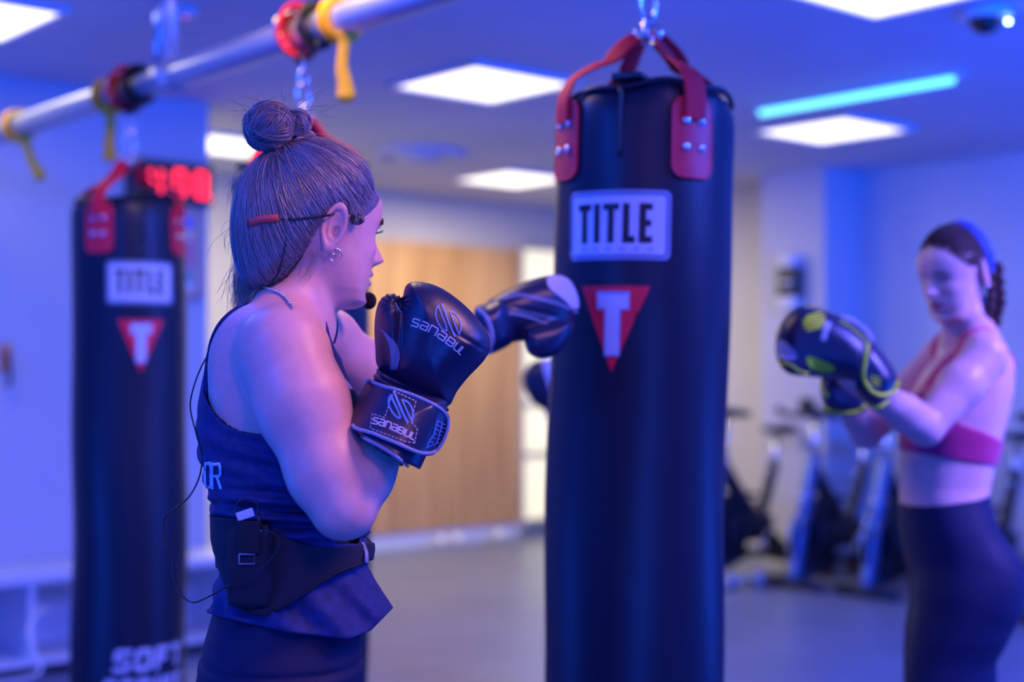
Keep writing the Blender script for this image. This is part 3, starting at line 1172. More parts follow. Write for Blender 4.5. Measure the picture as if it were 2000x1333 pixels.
def ear(q):
    out = None
    for s_ in (-1, 1):
        e = q - np.array([-.010, s_ * .0715, -.002])
        # ear frame: flares out towards the back
        ca, sa = math.cos(.45), math.sin(.45)
        ex = e[:, 0] * ca + s_ * e[:, 1] * -sa
        ey = e[:, 0] * sa * 1.0 + s_ * e[:, 1] * ca
        ey = s_ * e[:, 1] * ca - e[:, 0] * sa * 1.0
        ex = e[:, 0] * ca + s_ * e[:, 1] * sa
        ez = e[:, 2] - .12 * ex * 0
        ex = ex - .18 * ez
        wz = .0150 - .004 * sstep(-ez, .0, .03)
        qq = np.sqrt((ex / wz) ** 2 + (ez / .0295) ** 2)
        ring = np.sqrt(((qq - 1) * .017) ** 2 + (ey - .0085) ** 2) - .0034
        plate = np.sqrt((np.maximum(qq - .92, 0) * .018) ** 2 + (ey - .0030) ** 2) - .0032
        q2 = np.sqrt(((ex - .001) / .0078) ** 2 + ((ez + .000) / .0175) ** 2)
        anti = np.sqrt(((q2 - 1) * .010) ** 2 + (ey - .0058) ** 2) - .0022
        lobe = ell(np.stack([ex, ey, ez], 1), (.001, .0055, -.0300), (.0078, .0042, .0085))
        tragus = ell(np.stack([ex, ey, ez], 1), (.0125, .0050, -.004), (.0045, .0045, .007))
        f = smin(smin(smin(ring, plate, .003), anti, .002), smin(lobe, tragus, .003), .004)
        hole = ell(np.stack([ex, ey, ez], 1), (.004, .0075, -.006), (.0055, .0070, .0085))
        f = smax(f, -hole, .002)
        out = f if out is None else np.minimum(out, f)
    return out


def head_sdf(q, with_ear=True):
    x, y, z = q[:, 0], q[:, 1], q[:, 2]
    d = head_disp(y, z) * sstep(x, .030, .062)
    xx = x - d
    a0 = np.interp(z, ZK, ZF); b0 = np.interp(z, ZK, ZB); w = np.interp(z, ZK, ZW)
    x0 = (a0 + b0) / 2 + .012 * sstep(-z, .0, .06)
    a = np.maximum(np.where(xx > x0, a0 - x0, x0 - b0), .008)
    n = 2.25 - .22 * sstep(-z, .02, .06)
    rho = ((np.abs(xx - x0) / a) ** n + (np.abs(y) / w) ** n) ** (1 / n)
    f = (rho - 1) * np.minimum(a, w) * .95
    f = smax(f, z - .062, .02)
    f = smax(f, -.108 - z + .10 * np.maximum(0, .05 - x) * -1.0, .014)
    cr = ell(q, (-.004, 0, .033), (.0975, .0745, .0885))
    f = smin(f, cr, .012)
    if with_ear:
        f = smin(f, ear(q), .004)
    return f


def head_frame(yaw_dir, pitch, roll=0.0):
    F_ = np.array([yaw_dir[0], yaw_dir[1], 0.0]); F_ /= np.linalg.norm(F_)
    F_ = F_ * math.cos(pitch) + np.array([0, 0, -math.sin(pitch)])
    L_ = np.cross([0, 0, 1.0], F_); L_ /= np.linalg.norm(L_)
    U_ = np.cross(F_, L_)
    L2 = L_ * math.cos(roll) + U_ * math.sin(roll)
    U2 = -L_ * math.sin(roll) + U_ * math.cos(roll)
    return np.stack([F_, L2, U2], 1)  # columns


class Fig:
    """one figure: joints, torso slices, head frame; gives the skin's implicit surface"""

    def __init__(s, **k):
        s.__dict__.update(k)
        s.RT = rotz(s.tyaw)
        ypx = np.array(s.sil)[:, 0]
        o = np.argsort(-ypx)
        S_ = np.array(s.sil)[o]
        D = s.tD
        z = np.array([P(1000, y, D)[2] for y in S_[:, 0]])
        xb = (S_[:, 1] - 1000) / FPX * D
        xf = (S_[:, 2] - 1000) / FPX * D
        s.tz, s.tcx = z, (xb + xf) / 2
        E = np.abs(xf - xb) / 2
        s.tw = S_[:, 3]
        al = s.tapp
        s.ta = np.sqrt(np.maximum(E ** 2 - (s.tw * math.sin(al)) ** 2, .03 ** 2)) / math.cos(al)
        s.tcy = D * math.cos(PITCH)

    def tlocal(s, p):
        cx = np.interp(p[:, 2], s.tz, s.tcx)
        q = p - np.stack([cx, np.full(len(p), s.tcy), np.zeros(len(p))], 1)
        lx = q[:, 0] * s.RT[0, 0] + q[:, 1] * s.RT[1, 0]
        ly = q[:, 0] * s.RT[0, 1] + q[:, 1] * s.RT[1, 1]
        return lx, ly

    def slices(s, p, off=0.0, ztop=None, n=2.35, ta=None, tw=None):
        z = p[:, 2]
        lx, ly = s.tlocal(p)
        a = np.interp(z, s.tz, s.ta if ta is None else ta) + off
        w = np.interp(z, s.tz, s.tw if tw is None else tw) + off
        rho = ((np.abs(lx) / a) ** n + (np.abs(ly) / w) ** n) ** (1 / n)
        f = (rho - 1) * np.minimum(a, w) * .92
        return smax(f, z - (s.ztop if ztop is None else ztop), .03)

    def torso(s, p, off=0.0):
        f = s.slices(p, off - s.clothgap)
        for (c, r, k) in s.lumps:
            f = smin(f, ell(p, c, np.asarray(r) + off, s.RT), k)
        for sg in s.seg_torso:
            f = smin(f, cone(p, *sg[:4]) - off, sg[4])
        return f

    def legs(s, p, off=0.0):
        f = None
        for sg in s.seg_legs:
            g = cone(p, *sg[:4]) - off
            f = g if f is None else smin(f, g, sg[4])
        return f

    def arms(s, p, off=0.0):
        out = None
        for chain in s.seg_arms:
            f = None
            for sg in chain:
                g = cone(p, *sg[:4]) - off
                f = g if f is None else smin(f, g, sg[4])
            out = f if out is None else np.minimum(out, f)
        return out

    def hq(s, p):
        return (p - s.H) @ s.RH / s.hs

    def neck(s, p):
        f = cone(p, s.N0, s.N1, s.nr[0], s.nr[1])
        for sg in s.seg_neck:
            f = smin(f, cone(p, *sg[:4]), sg[4])
        return f

    def trunk(s, p, off=0.0):
        f = s.torso(p, off)
        f = smin(f, s.legs(p, off), .05)
        return f

    def skin(s, p):
        f = smin(s.trunk(p), s.neck(p), .030)
        f = smin(f, s.arms(p), .014)
        h = head_sdf(s.hq(p)) * s.hs
        return smin(f, h, .010)


def hair_tubes(name, strands, rad, cols, material, parent):
    """strands (N,K,3); 3-sided tubes tapered at both ends"""
    N, K, _ = strands.shape
    T = np.gradient(strands, axis=1)
    T /= np.maximum(np.linalg.norm(T, axis=2, keepdims=True), 1e-9)
    ref = np.random.default_rng(3).normal(size=(N, 1, 3))
    A = np.cross(T, ref); A /= np.maximum(np.linalg.norm(A, axis=2, keepdims=True), 1e-9)
    B = np.cross(T, A)
    tt = np.linspace(0, 1, K)
    prof = np.clip(np.minimum(tt / .06 + .5, (1 - tt) / .15 + .12), 0, 1)
    r = rad[:, None, None] * prof[None, :, None]
    rings = [strands + r * (math.cos(a) * A + math.sin(a) * B) for a in (0, 2.094, 4.189)]
    V = np.stack(rings, 2).reshape(-1, 3)
    i = np.arange(N)[:, None, None] * K * 3
    k = np.arange(K - 1)[None, :, None] * 3
    j = np.arange(3)[None, None, :]
    j2 = (j + 1) % 3
    a = i + k + j; b = i + k + j2; c = i + k + 3 + j2; d = i + k + 3 + j
    F = np.stack([a, b, c, d], -1).reshape(-1, 4)
    vc = np.repeat(cols, K * 3, axis=0)
    o = fastmesh(name, V, F, material, parent, vcol=vc)
    o['kind'] = 'stuff'
    return o


def skin_colors(fig, V, base, lip=(.55, .16, .17), closed=False, scalp=None):
    q = fig.hq(V)
    col = np.tile(np.array(base, float), (len(V), 1))
    x, y, z = q.T
    ay = np.abs(y)
    front = sstep(x, .05, .07) * (np.abs(z) < .13)

    def mix(m, c):
        nonlocal col
        m = np.clip(m, 0, 1)[:, None]
        col = col * (1 - m) + np.array(c) * m
    lipm = front * sstep(1.0 - np.sqrt((ay / .024) ** 2 + ((z + .0595) / .0125) ** 2), 0, .25)
    mix(lipm * .85, lip)
    mix(front * gs(z, -.0592, .0016) * (ay < .022), (.12, .03, .03))
    if not closed:
        eo = sstep(x, .05, .06) * sstep(1 - np.sqrt(((ay - .0315) / .0135) ** 2 + ((z - .0045) / (.0052)) ** 2), 0, .2)
        mix(eo, (.75, .72, .70))
        mix(eo * sstep(1 - np.sqrt((ay - .031) ** 2 + (z - .0045) ** 2) / .0062, 0, .2), (.10, .06, .04))
    brow = front * gs(z, .0205 + .10 * (ay - .02) * (ay < .03), .0032) * sstep(ay, .010, .016) * (1 - sstep(ay, .040, .048))
    mix(brow * .85, (.10, .05, .035))
    lash = sstep(x, .04, .055) * gs(z, .0005 if closed else .0060, .0024 if closed else .0035) * sstep(ay, .016, .020) * (1 - sstep(ay, .041, .046)) * (np.abs(z) < .05)
    mix(lash * .9, (.03, .015, .012))
    if closed:
        mix(front * gs(z, .008, .009) * gs(ay, .031, .012) * .45, (.35, .15, .16))
    # warmer nose, cheeks and ears
    mix(.25 * gs(z, -.03, .012) * gs(y, 0, .014) * front, (.75, .32, .26))
    mix(.35 * ((np.abs(ay - .079) < .012) & (np.abs(z) < .04) & (np.abs(x + .01) < .025)), (.78, .34, .30))
    return col


M['skin'] = mat('skin', (.8, .55, .45), 0.42, vcol='Col', noise=.05, nscale=60, bump=.06, bscale=400, sss=.12, spec=.45)
M['hairA'] = mat('hair_strands', (.2, .12, .08), 0.40, vcol='Col', spec=1.0)
M['hairA'].node_tree.nodes['Principled BSDF'].inputs['IOR'].default_value = 1.9
M['haircap'] = mat('hair_base', (.035, .02, .014), 0.5)
M['navycloth'] = mat('navy_fabric', (.020, .032, .125), 0.75, noise=.25, nscale=90, bump=.25, bscale=500, spec=.3)
M['blackcloth'] = mat('black_fabric', (.006, .006, .010), 0.8)
M['legging'] = mat('legging_fabric', (.007, .010, .045), 0.65, spec=.25, bump=.1, bscale=600)
M['leather'] = mat('black_leather', (.007, .011, .042), 0.40, bump=.12, bscale=90, spec=.6)
M['leather2'] = mat('dark_leather', (.007, .011, .050), 0.36, bump=.1, bscale=120, spec=.7)
M['piping'] = mat('grey_piping', (.24, .30, .42), 0.38)
M['greypanel'] = mat('grey_panel', (.14, .17, .26), 0.5)
M['neopr'] = mat('neoprene', (.010, .011, .022), 0.85, bump=.1, bscale=500)
# ------------------------------------------------------------------ the woman with the hair bun (boxing trainer)
def A(px, py, D): return P(px, py, D)


w1H = P(617, 452, 2.0)
ray = np.array([w1H[0], w1H[1]]); ray /= np.linalg.norm(ray)
rgt = np.array([ray[1], -ray[0]])
ang = math.radians(28)
w1dir = math.cos(ang) * rgt + math.sin(ang) * ray
S1, E1, W1 = A(556, 692, 1.850), A(671, 990, 1.80), A(768, 838, 1.870)
S2, E2, W2 = A(640, 676, 2.16), A(775, 775, 2.28), A(952, 652, 2.50)
hipc = A(548, 1400, 1.98)
w1 = Fig(
    tyaw=math.radians(13), tapp=math.radians(18), tD=1.98, clothgap=.006, ztop=1.372,
    # y, back, front, halfwidth  (photo silhouettes)
    sil=[(600, 478, 600, .085), (640, 445, 628, .112), (680, 418, 645, .128), (720, 402, 655, .134), (760, 394, 676, .136),
         (800, 388, 697, .136), (850, 388, 698, .134), (900, 397, 697, .130), (950, 410, 694, .127), (1000, 422, 696, .126),
         (1050, 430, 704, .128), (1100, 430, 712, .134), (1150, 422, 716, .143), (1200, 408, 716, .153), (1260, 390, 715, .163),
         (1333, 378, 716, .170), (1420, 376, 700, .172), (1500, 385, 690, .160)],
    lumps=[(P(500, 715, 1.90), (.060, .040, .080), .03),   # shoulder blade
           (P(632, 800, 1.93), (.045, .055, .050), .03), (P(632, 800, 2.07), (.045, .055, .050), .03)],
    seg_torso=[(P(560, 628, 2.0), S1 + [0, 0, .012], .046, .046, .03), (P(575, 628, 2.0), S2 + [0, 0, .012], .046, .046, .03),
               (P(500, 690, 1.93), S1, .05, .045, .03)],
    seg_legs=[(P(545, 1390, 1.90), A(560, 1900, 1.86), .088, .056, .02), (A(560, 1900, 1.86), (A(480, 1900, 1.80)[0], 1.78, .09), .054, .036, .02),
              ((A(480, 1900, 1.80)[0], 1.78, .09), (A(480, 1900, 1.80)[0] - .02, 1.78, .04), .036, .036, .02),
              ((A(480, 1900, 1.80)[0] - .04, 1.78, .04), (A(480, 1900, 1.80)[0] + .13, 1.80, .032), .034, .03, .02),
              (P(580, 1390, 2.05), A(660, 1850, 2.16), .088, .056, .02), (A(660, 1850, 2.16), (A(650, 1900, 2.2)[0], 2.22, .09), .054, .036, .02),
              ((A(650, 1900, 2.2)[0], 2.22, .09), (A(650, 1900, 2.2)[0], 2.22, .04), .036, .036, .02),
              ((A(650, 1900, 2.2)[0] - .03, 2.22, .04), (A(650, 1900, 2.2)[0] + .13, 2.28, .032), .034, .03, .02)],
    seg_arms=[[(S1, A(590, 790, 1.828), .059, .0585, .02), (A(590, 790, 1.828), A(640, 925, 1.81), .0585, .049, .02),
               (A(640, 925, 1.81), E1, .049, .041, .02), (E1, E1 + (W1 - E1) * .38, .0400, .0365, .012),
               (E1 + (W1 - E1) * .38, W1, .0365, .028, .02), (W1, A(800, 765, 1.89), .027, .024, .02)],
              [(S2, S2 + (E2 - S2) * .5, .051, .047, .02), (S2 + (E2 - S2) * .5, E2, .047, .038, .02), (E2, E2 + (W2 - E2) * .35, .038, .038, .02),
               (E2 + (W2 - E2) * .35, W2, .038, .022, .02), (W2, A(1010, 630, 2.60), .022, .022, .02)]],
    seg_neck=[(P(602, 520, 2.0), P(545, 612, 1.945), .046, .030, .03), (P(602, 520, 2.02), P(575, 612, 2.06), .046, .030, .03)],
    N0=P(572, 632, 2.0), N1=P(600, 505, 2.0), nr=(.051, .049),
    H=w1H, RH=head_frame(w1dir, math.radians(5)), hs=.97)

hb = .145
gx = axis_grid(-.68, .12, .005, (w1H[0] - .13, w1H[0] + .15), .0021)
gy = axis_grid(1.60, 2.66, .005, (w1H[1] - .13, w1H[1] + .15), .0021)
gz = axis_grid(-.01, 1.66, .0065, (1.20, 1.66), .0019)
gz = np.concatenate([axis_grid(-.01, .82, .012), axis_grid(.832, 1.36, .0045), axis_grid(1.364, 1.66, .0019)])
gz = np.unique(np.round(gz, 5))
V, F = surfnet(w1.skin, gx, gy, gz)
base1 = (.78, .44, .36)
foot1 = np.array([-.30, 2.0, 0])
p1 = fastmesh('person', V, F, M['skin'], None, loc=foot1, vcol=skin_colors(w1, V, base1))
tag(p1, 'woman with messy hair bun in dark tank top and boxing gloves, punching the large bag', 'person')
bvh_body = BVHTree.FromPolygons([tuple(v) for v in V], [tuple(int(i) for i in f) for f in F])


# ---- clothing
def px_of(p):
    q = p - CAM
    d = q @ FWD
    return 1000 + FPX * (q[:, 0]) / d, 666.5 - FPX * (q @ UPV) / d, d


def lx_px(p, fig):
    """photo column and row of a point mirrored to the near side of the torso; plus local coordinates"""
    lx, ly = fig.tlocal(p)
    ay = -np.abs(ly)
    cx = np.interp(p[:, 2], fig.tz, fig.tcx)
    wx = cx + fig.RT[0, 0] * lx + fig.RT[0, 1] * ay
    wy = fig.tcy + fig.RT[1, 0] * lx + fig.RT[1, 1] * ay
    x, y, d = px_of(np.stack([wx, wy, p[:, 2]], 1))
    return x, y, lx, ly


def zy(y, D=1.98): return P(1000, y, D)[2]


def noise3(p, s, seed=0):
    r = np.random.default_rng(seed)
    o = 0
    for _ in range(6):
        d = r.normal(size=3); d /= np.linalg.norm(d)
        o = o + np.sin((p @ d) * s * r.uniform(.6, 1.6) + r.uniform(0, 6.3))
    return o / 3.0


def cloth_slices(fig, sil, D):
    S_ = np.array(sil, float)
    S_ = S_[np.argsort(-S_[:, 0])]
    z = np.array([zy(y, D) for y in S_[:, 0]])
    xb = (S_[:, 1] - 1000) / FPX * D; xf = (S_[:, 2] - 1000) / FPX * D
    E = np.abs(xf - xb) / 2; w = S_[:, 3]
    a = np.sqrt(np.maximum(E ** 2 - (w * math.sin(fig.tapp)) ** 2, .03 ** 2)) / math.cos(fig.tapp)
    cx = (xb + xf) / 2

    def f(p, off=0.0, n=2.35):
        zz = p[:, 2]
        q0 = p[:, 0] - np.interp(zz, z, cx); q1 = p[:, 1] - fig.tcy
        lx = q0 * fig.RT[0, 0] + q1 * fig.RT[1, 0]; ly = q0 * fig.RT[0, 1] + q1 * fig.RT[1, 1]
        aa = np.interp(zz, z, a) + off; ww = np.interp(zz, z, w) + off
        rho = ((np.abs(lx) / aa) ** n + (np.abs(ly) / ww) ** n) ** (1 / n)
        return (rho - 1) * np.minimum(aa, ww) * .92
    return f


tank_s = cloth_slices(w1, [(600, 470, 600, .05), (640, 440, 630, .09), (700, 404, 668, .12), (750, 394, 684, .132), (800, 388, 697, .136),
                           (850, 387, 700, .136), (900, 396, 700, .133), (950, 408, 698, .131), (985, 418, 698, .130), (1010, 425, 704, .131), (1030, 424, 715, .133),
                           (1050, 424, 722, .134), (1070, 430, 724, .134), (1085, 440, 722, .134), (1100, 442, 722, .135), (1130, 430, 736, .141),
                           (1160, 414, 751, .150), (1190, 402, 767, .156), (1220, 398, 783, .160), (1260, 396, 800, .163)], 1.98)


def trunk_nc(p, off=0.0):
    return w1.trunk(p, off)


def tank_base(p, off=0.0):
    z = p[:, 2]
    hem = sstep(-z, -zy(1060), -zy(1100))
    a = w1.torso(p, .0045 + off)
    b = tank_s(p, off)
    return smin(a, b, .012)


def wr(p):
    z = p[:, 2]
    col, py, lx, ly = lx_px(p, w1)
    n1 = noise3(p, 26, 5)
    n2 = noise3(p, 60, 9)
    zz = z + .014 * n1 + .05 * lx
    env = gs(py, 1015, 62)
    d = .0075 * env * np.sin(2 * math.pi * zz / .023) * (0.6 + .4 * n2)
    env2 = gs(py, 905, 75) * .8
    d += .0034 * env2 * np.sin(2 * math.pi * (z + .22 * (p[:, 0]) + .014 * n1) / .034)
    env3 = gs(py, 1200, 60)
    d += .0050 * env3 * np.sin(2 * math.pi * (p[:, 0] + z * .7 + .016 * n1) / .055)
    d += .0022 * n1 * sstep(py, 820, 900)
    return d


def armhole(p, grow=0.0, side_cut=None):
    """>0 where the tank is cut away"""
    col, py, lx, ly = lx_px(p, w1)
    z = p[:, 2]
    e = np.abs((col - 522) / (130 + grow)) ** 2.5 + np.abs((py - 700) / (150 + grow)) ** 2.5
    inside = (1 - (e + 1e-9) ** .4) * .08
    inside = np.where(py < 700, np.maximum(inside, (1 - np.abs((col - 522) / 130)) * .08), inside)
    thr = np.interp(z, [1.27, 1.33, 1.37], [.045, .052, .072])
    lat = np.abs(ly) - thr
    cut = np.minimum(inside, lat)
    cut = np.maximum(cut, np.minimum((640 - py) / 1500, lat))
    # front of the armhole
    fr = np.minimum((col - 560) / 1500, (748 + (690 - col) * .25 - py) / 1500)
    cut = np.maximum(cut, np.minimum(fr, lat))
    if side_cut is not None:
        yy = np.interp(py, [700, 850, 930, 1060], [470, 522, 565, 655])
        sc = np.minimum((col - yy) / 1500.0, (1062 - py) / 1500)
        sc = np.minimum(sc, np.minimum(np.abs(ly) - .04, (700 - col) / 1500))
        cut = np.maximum(cut, sc)
    neck = .064 - np.linalg.norm((p - w1.N0)[:, :2], axis=1)
    neck = np.minimum(neck, z - 1.30)
    return np.maximum(cut, neck)


def hem_y(p):
    col, py, lx, ly = lx_px(p, w1)
    y = np.interp(col, [395, 430, 560, 680, 725, 770], [1195, 1206, 1236, 1250, 1232, 1186])
    return (y - py) / 1500.0


def tank(p):
    f = tank_base(p) - wr(p)
    f = smax(f, armhole(p, 0, True), .003)
    f = smax(f, -hem_y(p), .002)
    return smax(f, p[:, 2] - 1.392, .002)


cx_ = axis_grid(-.50, -.10, .0028)
cy_ = axis_grid(1.80, 2.18, .0032)
cz_ = axis_grid(.87, 1.42, .0026)
V, F = surfnet(tank, cx_, cy_, cz_, relax=2.2)
tk = fastmesh('tank_top', V, F, M['navycloth'], p1)
tk['label'] = 'dark navy tank top with pale back lettering'
bvh_tank = BVHTree.FromPolygons([tuple(v) for v in V], [tuple(int(i) for i in f) for f in F])


def under(p):
    f = w1.torso(p, .0022) - .0008 * np.sin(p[:, 2] * 240)
    f = smax(f, armhole(p, -3), .003)
    col, py, lx, ly = lx_px(p, w1)
    f = smax(f, zy(1090) - p[:, 2], .003)
    return smax(f, (760 - py) / 1500, .002)


V, F = surfnet(under, axis_grid(-.50, -.10, .004), axis_grid(1.80, 2.18, .004), axis_grid(1.0, 1.38, .004), relax=2.2)
fastmesh('undershirt', V, F, M['blackcloth'], p1)['label'] = 'black side panel under the tank top'


def legg(p):
    f = w1.trunk(p, .0032)
    z = p[:, 2]
    f = f - .0010 * noise3(p, 40, 3) * sstep(-z, -zy(1250), -zy(1280)) - .0016 * gs(z, zy(1290), .006) + .002 * gs(z, zy(1275), .004)
    f = smax(f, z - zy(1150), .003)
    return smax(f, .075 - z, .003)


V, F = surfnet(legg, axis_grid(-.55, .05, .005), axis_grid(1.62, 2.40, .005), np.unique(np.round(np.concatenate([axis_grid(.06, .82, .012), axis_grid(.83, 1.03, .0035)]), 5)))
fastmesh('leggings', V, F, M['legging'], p1)
M['shoe'] = mat('shoe', (.05, .05, .08), .5)
for (x, y, dy) in ((A(480, 1900, 1.80)[0], 1.78, .02), (A(650, 1900, 2.2)[0], 2.22, .06)):
    def shoe(p, x=x, y=y, dy=dy):
        f = cone(p, (x - .045, y, .045), (x + .15, y + dy, .035), .046, .040)
        f = smin(f, cone(p, (x - .02, y, .05), (x - .02, y, .10), .045, .043), .03)
        return smax(smax(f, .002 - p[:, 2], .004), p[:, 2] - .105, .003)
    V, F = surfnet(shoe, axis_grid(x - .12, x + .22, .006), axis_grid(y - .08, y + .14, .006), axis_grid(0, .13, .006))
    fastmesh('shoe', V, F, M['shoe'], p1)


# ---- projecting onto surfaces seen from the photo's direction
def cast(px, py, bv, off=0.001, fallback=1.9):
    d = P(px, py, 1.0) - CAM
    dn = d / np.linalg.norm(d)
    best = None
    for b in (bv if isinstance(bv, (list, tuple)) else [bv]):
        h = b.ray_cast(Vector(CAM), Vector(dn), 10)
        if h[0] is not None and (best is None or h[3] < best[3]):
            best = h
    if best is None:
        return P(px, py, fallback), None
    n = np.array(best[1])
    if n @ dn > 0: n = -n
    return np.array(best[0]) + n * off, n


def cast_print(name, items, m, bv, parent, off=.0008, fallback=1.9):
    mb = MB()
    for V2, F2 in items:
        pts = []
        for x, y in V2:
            p, n = cast(x, y, bv, off, fallback)
            pts.append(p)
        mb.add(pts, F2)
    return mb.build(name, m, parent)


def text_path(word, base, up, h, widths, w, step=4, gap=.28, italic=0.0):
    """letters on a straight/curved baseline; base: function s->(x,y) px; returns stroke items"""
    its = []
    tot = sum(widths.get(c, 1.0) for c in word) + gap * (len(word) - 1)
    s_ = 0
    for ch in word:
        cw = widths.get(ch, 1.0)
        for pl in GLY[ch]:
            pp = []
            for a, b in pl:
                f = (s_ + a * cw) / tot
                q = np.array(base(f)); q2 = np.array(base(min(1, f + .02))); q1 = np.array(base(max(0, f - .02)))
                t = (q2 - q1) / np.linalg.norm(q2 - q1)
                nrm = np.array([t[1], -t[0]])
                pp.append(q + nrm * b * h + t * italic * b * h)
            its.append(stroke2d(pp, w, step, 1))
        s_ += cw + gap
    return its


# back lettering ("OR" end of a word) on the tank
its = []
for ch, x0, x1 in (('O', 401, 413), ('R', 415, 431)):
    for pl in GLY[ch]:
        its.append(stroke2d([(x0 + a * (x1 - x0) + (1 - b) * 1.0, 905 + (1 - b) * 46 + (x0 - 398) * .12) for a, b in pl], 5.2, 3, 1))
cast_print('lettering', its, M['logowhite'], bvh_tank, tk, .0012)

# ---- hair
rng = np.random.default_rng(11)


def zline(x): return np.interp(x, [-.13, -.085, -.06, -.045, -.03, -.018, .0, .02, .035, .05, .062, .072, .09], [-.112, -.100, -.078, -.050, -.012, .018, .028, .024, .024, .034, .048, .062, .098])


def hair_vol(q):
    cr = ell(q, (-.006, 0, .035), (.1005, .0785, .0935))
    back = ell(q, (-.056, 0, -.018), (.058, .062, .090))
    f = smin(cr, back, .03)
    return f


def cap1(p):
    q = w1.hq(p)
    f = hair_vol(q) + .004 + .012 * (1 - sstep(q[:, 2] - zline(q[:, 0]), -.004, .034)) * sstep(q[:, 0], -.055, -.01)
    reg = (zline(q[:, 0]) - q[:, 2])
    f = smax(f, reg, .006)
    bun = smin(ell(q, (-.088, 0, .136), (.025, .031, .026)), ell(q, (-.052, -.008, .140), (.013, .016, .016)), .004)
    f = smin(f, bun, .02)
    return (f + .0010 * np.sin(q[:, 1] * 700 + q[:, 0] * 300)) * w1.hs


V, F = surfnet(cap1, axis_grid(w1H[0] - .17, w1H[0] + .14, .003), axis_grid(w1H[1] - .15, w1H[1] + .15, .003), axis_grid(w1H[2] - .12, w1H[2] + .21, .003))
hair1 = fastmesh('hair', V, F, M['haircap'], p1)
hair1['label'] = 'brown hair with blonde streaks pulled into a messy bun'
bvh_hair = BVHTree.FromPolygons([tuple(v) for v in V], [tuple(int(i) for i in f) for f in F])

C0 = np.array([-.012, 0, .025])


def surf_r(dirs, vol, lo=.03, hi=.20):
    a = np.full(len(dirs), lo); b = np.full(len(dirs), hi)
    for _ in range(18):
        m = (a + b) / 2
        v = vol(C0 + dirs * m[:, None])
        a = np.where(v < 0, m, a); b = np.where(v < 0, b, m)
    return (a + b) / 2


line = [(.078, 0, .074), (.075, -.028, .071), (.066, -.048, .052), (.052, -.062, .034), (.036, -.069, .021), (.018, -.072, .021), (-.004, -.075, .026), (-.016, -.076, .024),
        (-.028, -.072, .006), (-.038, -.062, -.024), (-.050, -.050, -.058), (-.062, -.028, -.090), (-.070, 0, -.102)]
full = line + [(a, -b, c) for a, b, c in line[::-1][1:-1]]
loop = spline(full + [full[0]], 400)
Bp = np.array([-.066, 0, .112])


def make_strands(N, K, vol, loopx, Bq, bulge, jitter, rootmix, seed, sag=0.0):
    r = np.random.default_rng(seed)
    t0 = r.uniform(0, 1, N)
    # clumps
    ncl = N // 14
    cl = r.uniform(0, 1, ncl)
    ci = r.integers(0, ncl, N)
    t0 = (cl[ci] + r.normal(0, .004, N) + (r.uniform(0, 1, N) < .45) * r.uniform(0, 1, N)) % 1.0
    root = loopx[(t0 * (len(loopx) - 1)).astype(int)]
    mixr = np.where(r.uniform(0, 1, N) < .62, 0, r.uniform(0, 1, ncl)[ci] * rootmix) + r.uniform(0, .03, N)
    d0 = root - C0
    d1 = (Bq - C0)[None] + r.normal(0, .005, (N, 3))
    n0 = d0 / np.linalg.norm(d0, axis=1, keepdims=True)
    n1 = d1 / np.linalg.norm(d1, axis=1, keepdims=True)
    om = np.arccos(np.clip((n0 * n1).sum(1), -1, 1))[:, None]
    tt = np.linspace(0, 1, K)
    out = np.zeros((N, K, 3))
    lift = r.normal(0, 1, N) * jitter
    cl_l = r.normal(0, 1, ncl)[ci] * jitter * 1.2
    side = np.cross(n0, n1); side /= np.maximum(np.linalg.norm(side, axis=1, keepdims=True), 1e-6)
    wav = r.normal(0, .05, ncl)[ci]
    ph = r.uniform(0, 6.28, ncl)[ci]
    for k, t in enumerate(tt):
        u = mixr + (1 - mixr) * t
        u = u[:, None]
        dr = (np.sin((1 - u) * om) * n0 + np.sin(u * om) * n1) / np.sin(om)
        fw_ = sstep(root[:, 0], -.01, .05)[:, None]
        dr = dr + np.array([-.10, 0, -.30]) * (np.sin(u * math.pi) * fw_) + np.array([-.22, 0, -.04]) * (np.sin(u * math.pi) * (1 - fw_)) * (sag + .35 * lift[:, None] / max(jitter, 1e-6) * .3)
        dr = dr + side * (wav[:, None] * np.sin(u * math.pi) + .012 * np.sin(u * 9 + ph[:, None]))
        dr /= np.linalg.norm(dr, axis=1, keepdims=True)
        rr = surf_r(dr, vol)
        back = sstep(-(C0 + dr * rr[:, None])[:, 0], -.01, .06)
        rs = surf_r(dr, lambda a: head_sdf(a, False))
        e_ = sstep(u[:, 0], -.04 * (1 - fw_[:, 0]), .05 + .29 * fw_[:, 0])
        rr = (rs + .0006) * (1 - e_) + rr * e_
        rr = rr + .0008 + e_ * (np.abs(lift) * .5 + cl_l * .5 + bulge * back) * np.sin(np.pi * np.clip(t * .9 + .05, 0, 1)) ** .7
        out[:, k] = C0 + dr * rr[:, None]
    return out


def to_world(fig, q): return fig.H + (q * fig.hs) @ fig.RH.T


def hair_cols(N, seed, lo=(.045, .032, .036), hi=(.48, .38, .42), p=1.9, clump=14):
    r = np.random.default_rng(seed)
    a = np.repeat(r.uniform(0, 1, N // clump + 1), clump)[:N] ** p * .8 + r.uniform(0, .25, N)
    a = np.clip(a, 0, 1)[:, None]
    return np.array(lo) * (1 - a) + np.array(hi) * a


st = make_strands(9000, 17, hair_vol, loop, Bp, .004, .0030, .75, 21, sag=.4)
hair_tubes('hair_strands', to_world(w1, st.reshape(-1, 3)).reshape(st.shape), rng.uniform(.00020, .00046, len(st)), hair_cols(len(st), 5), M['hairA'], hair1)
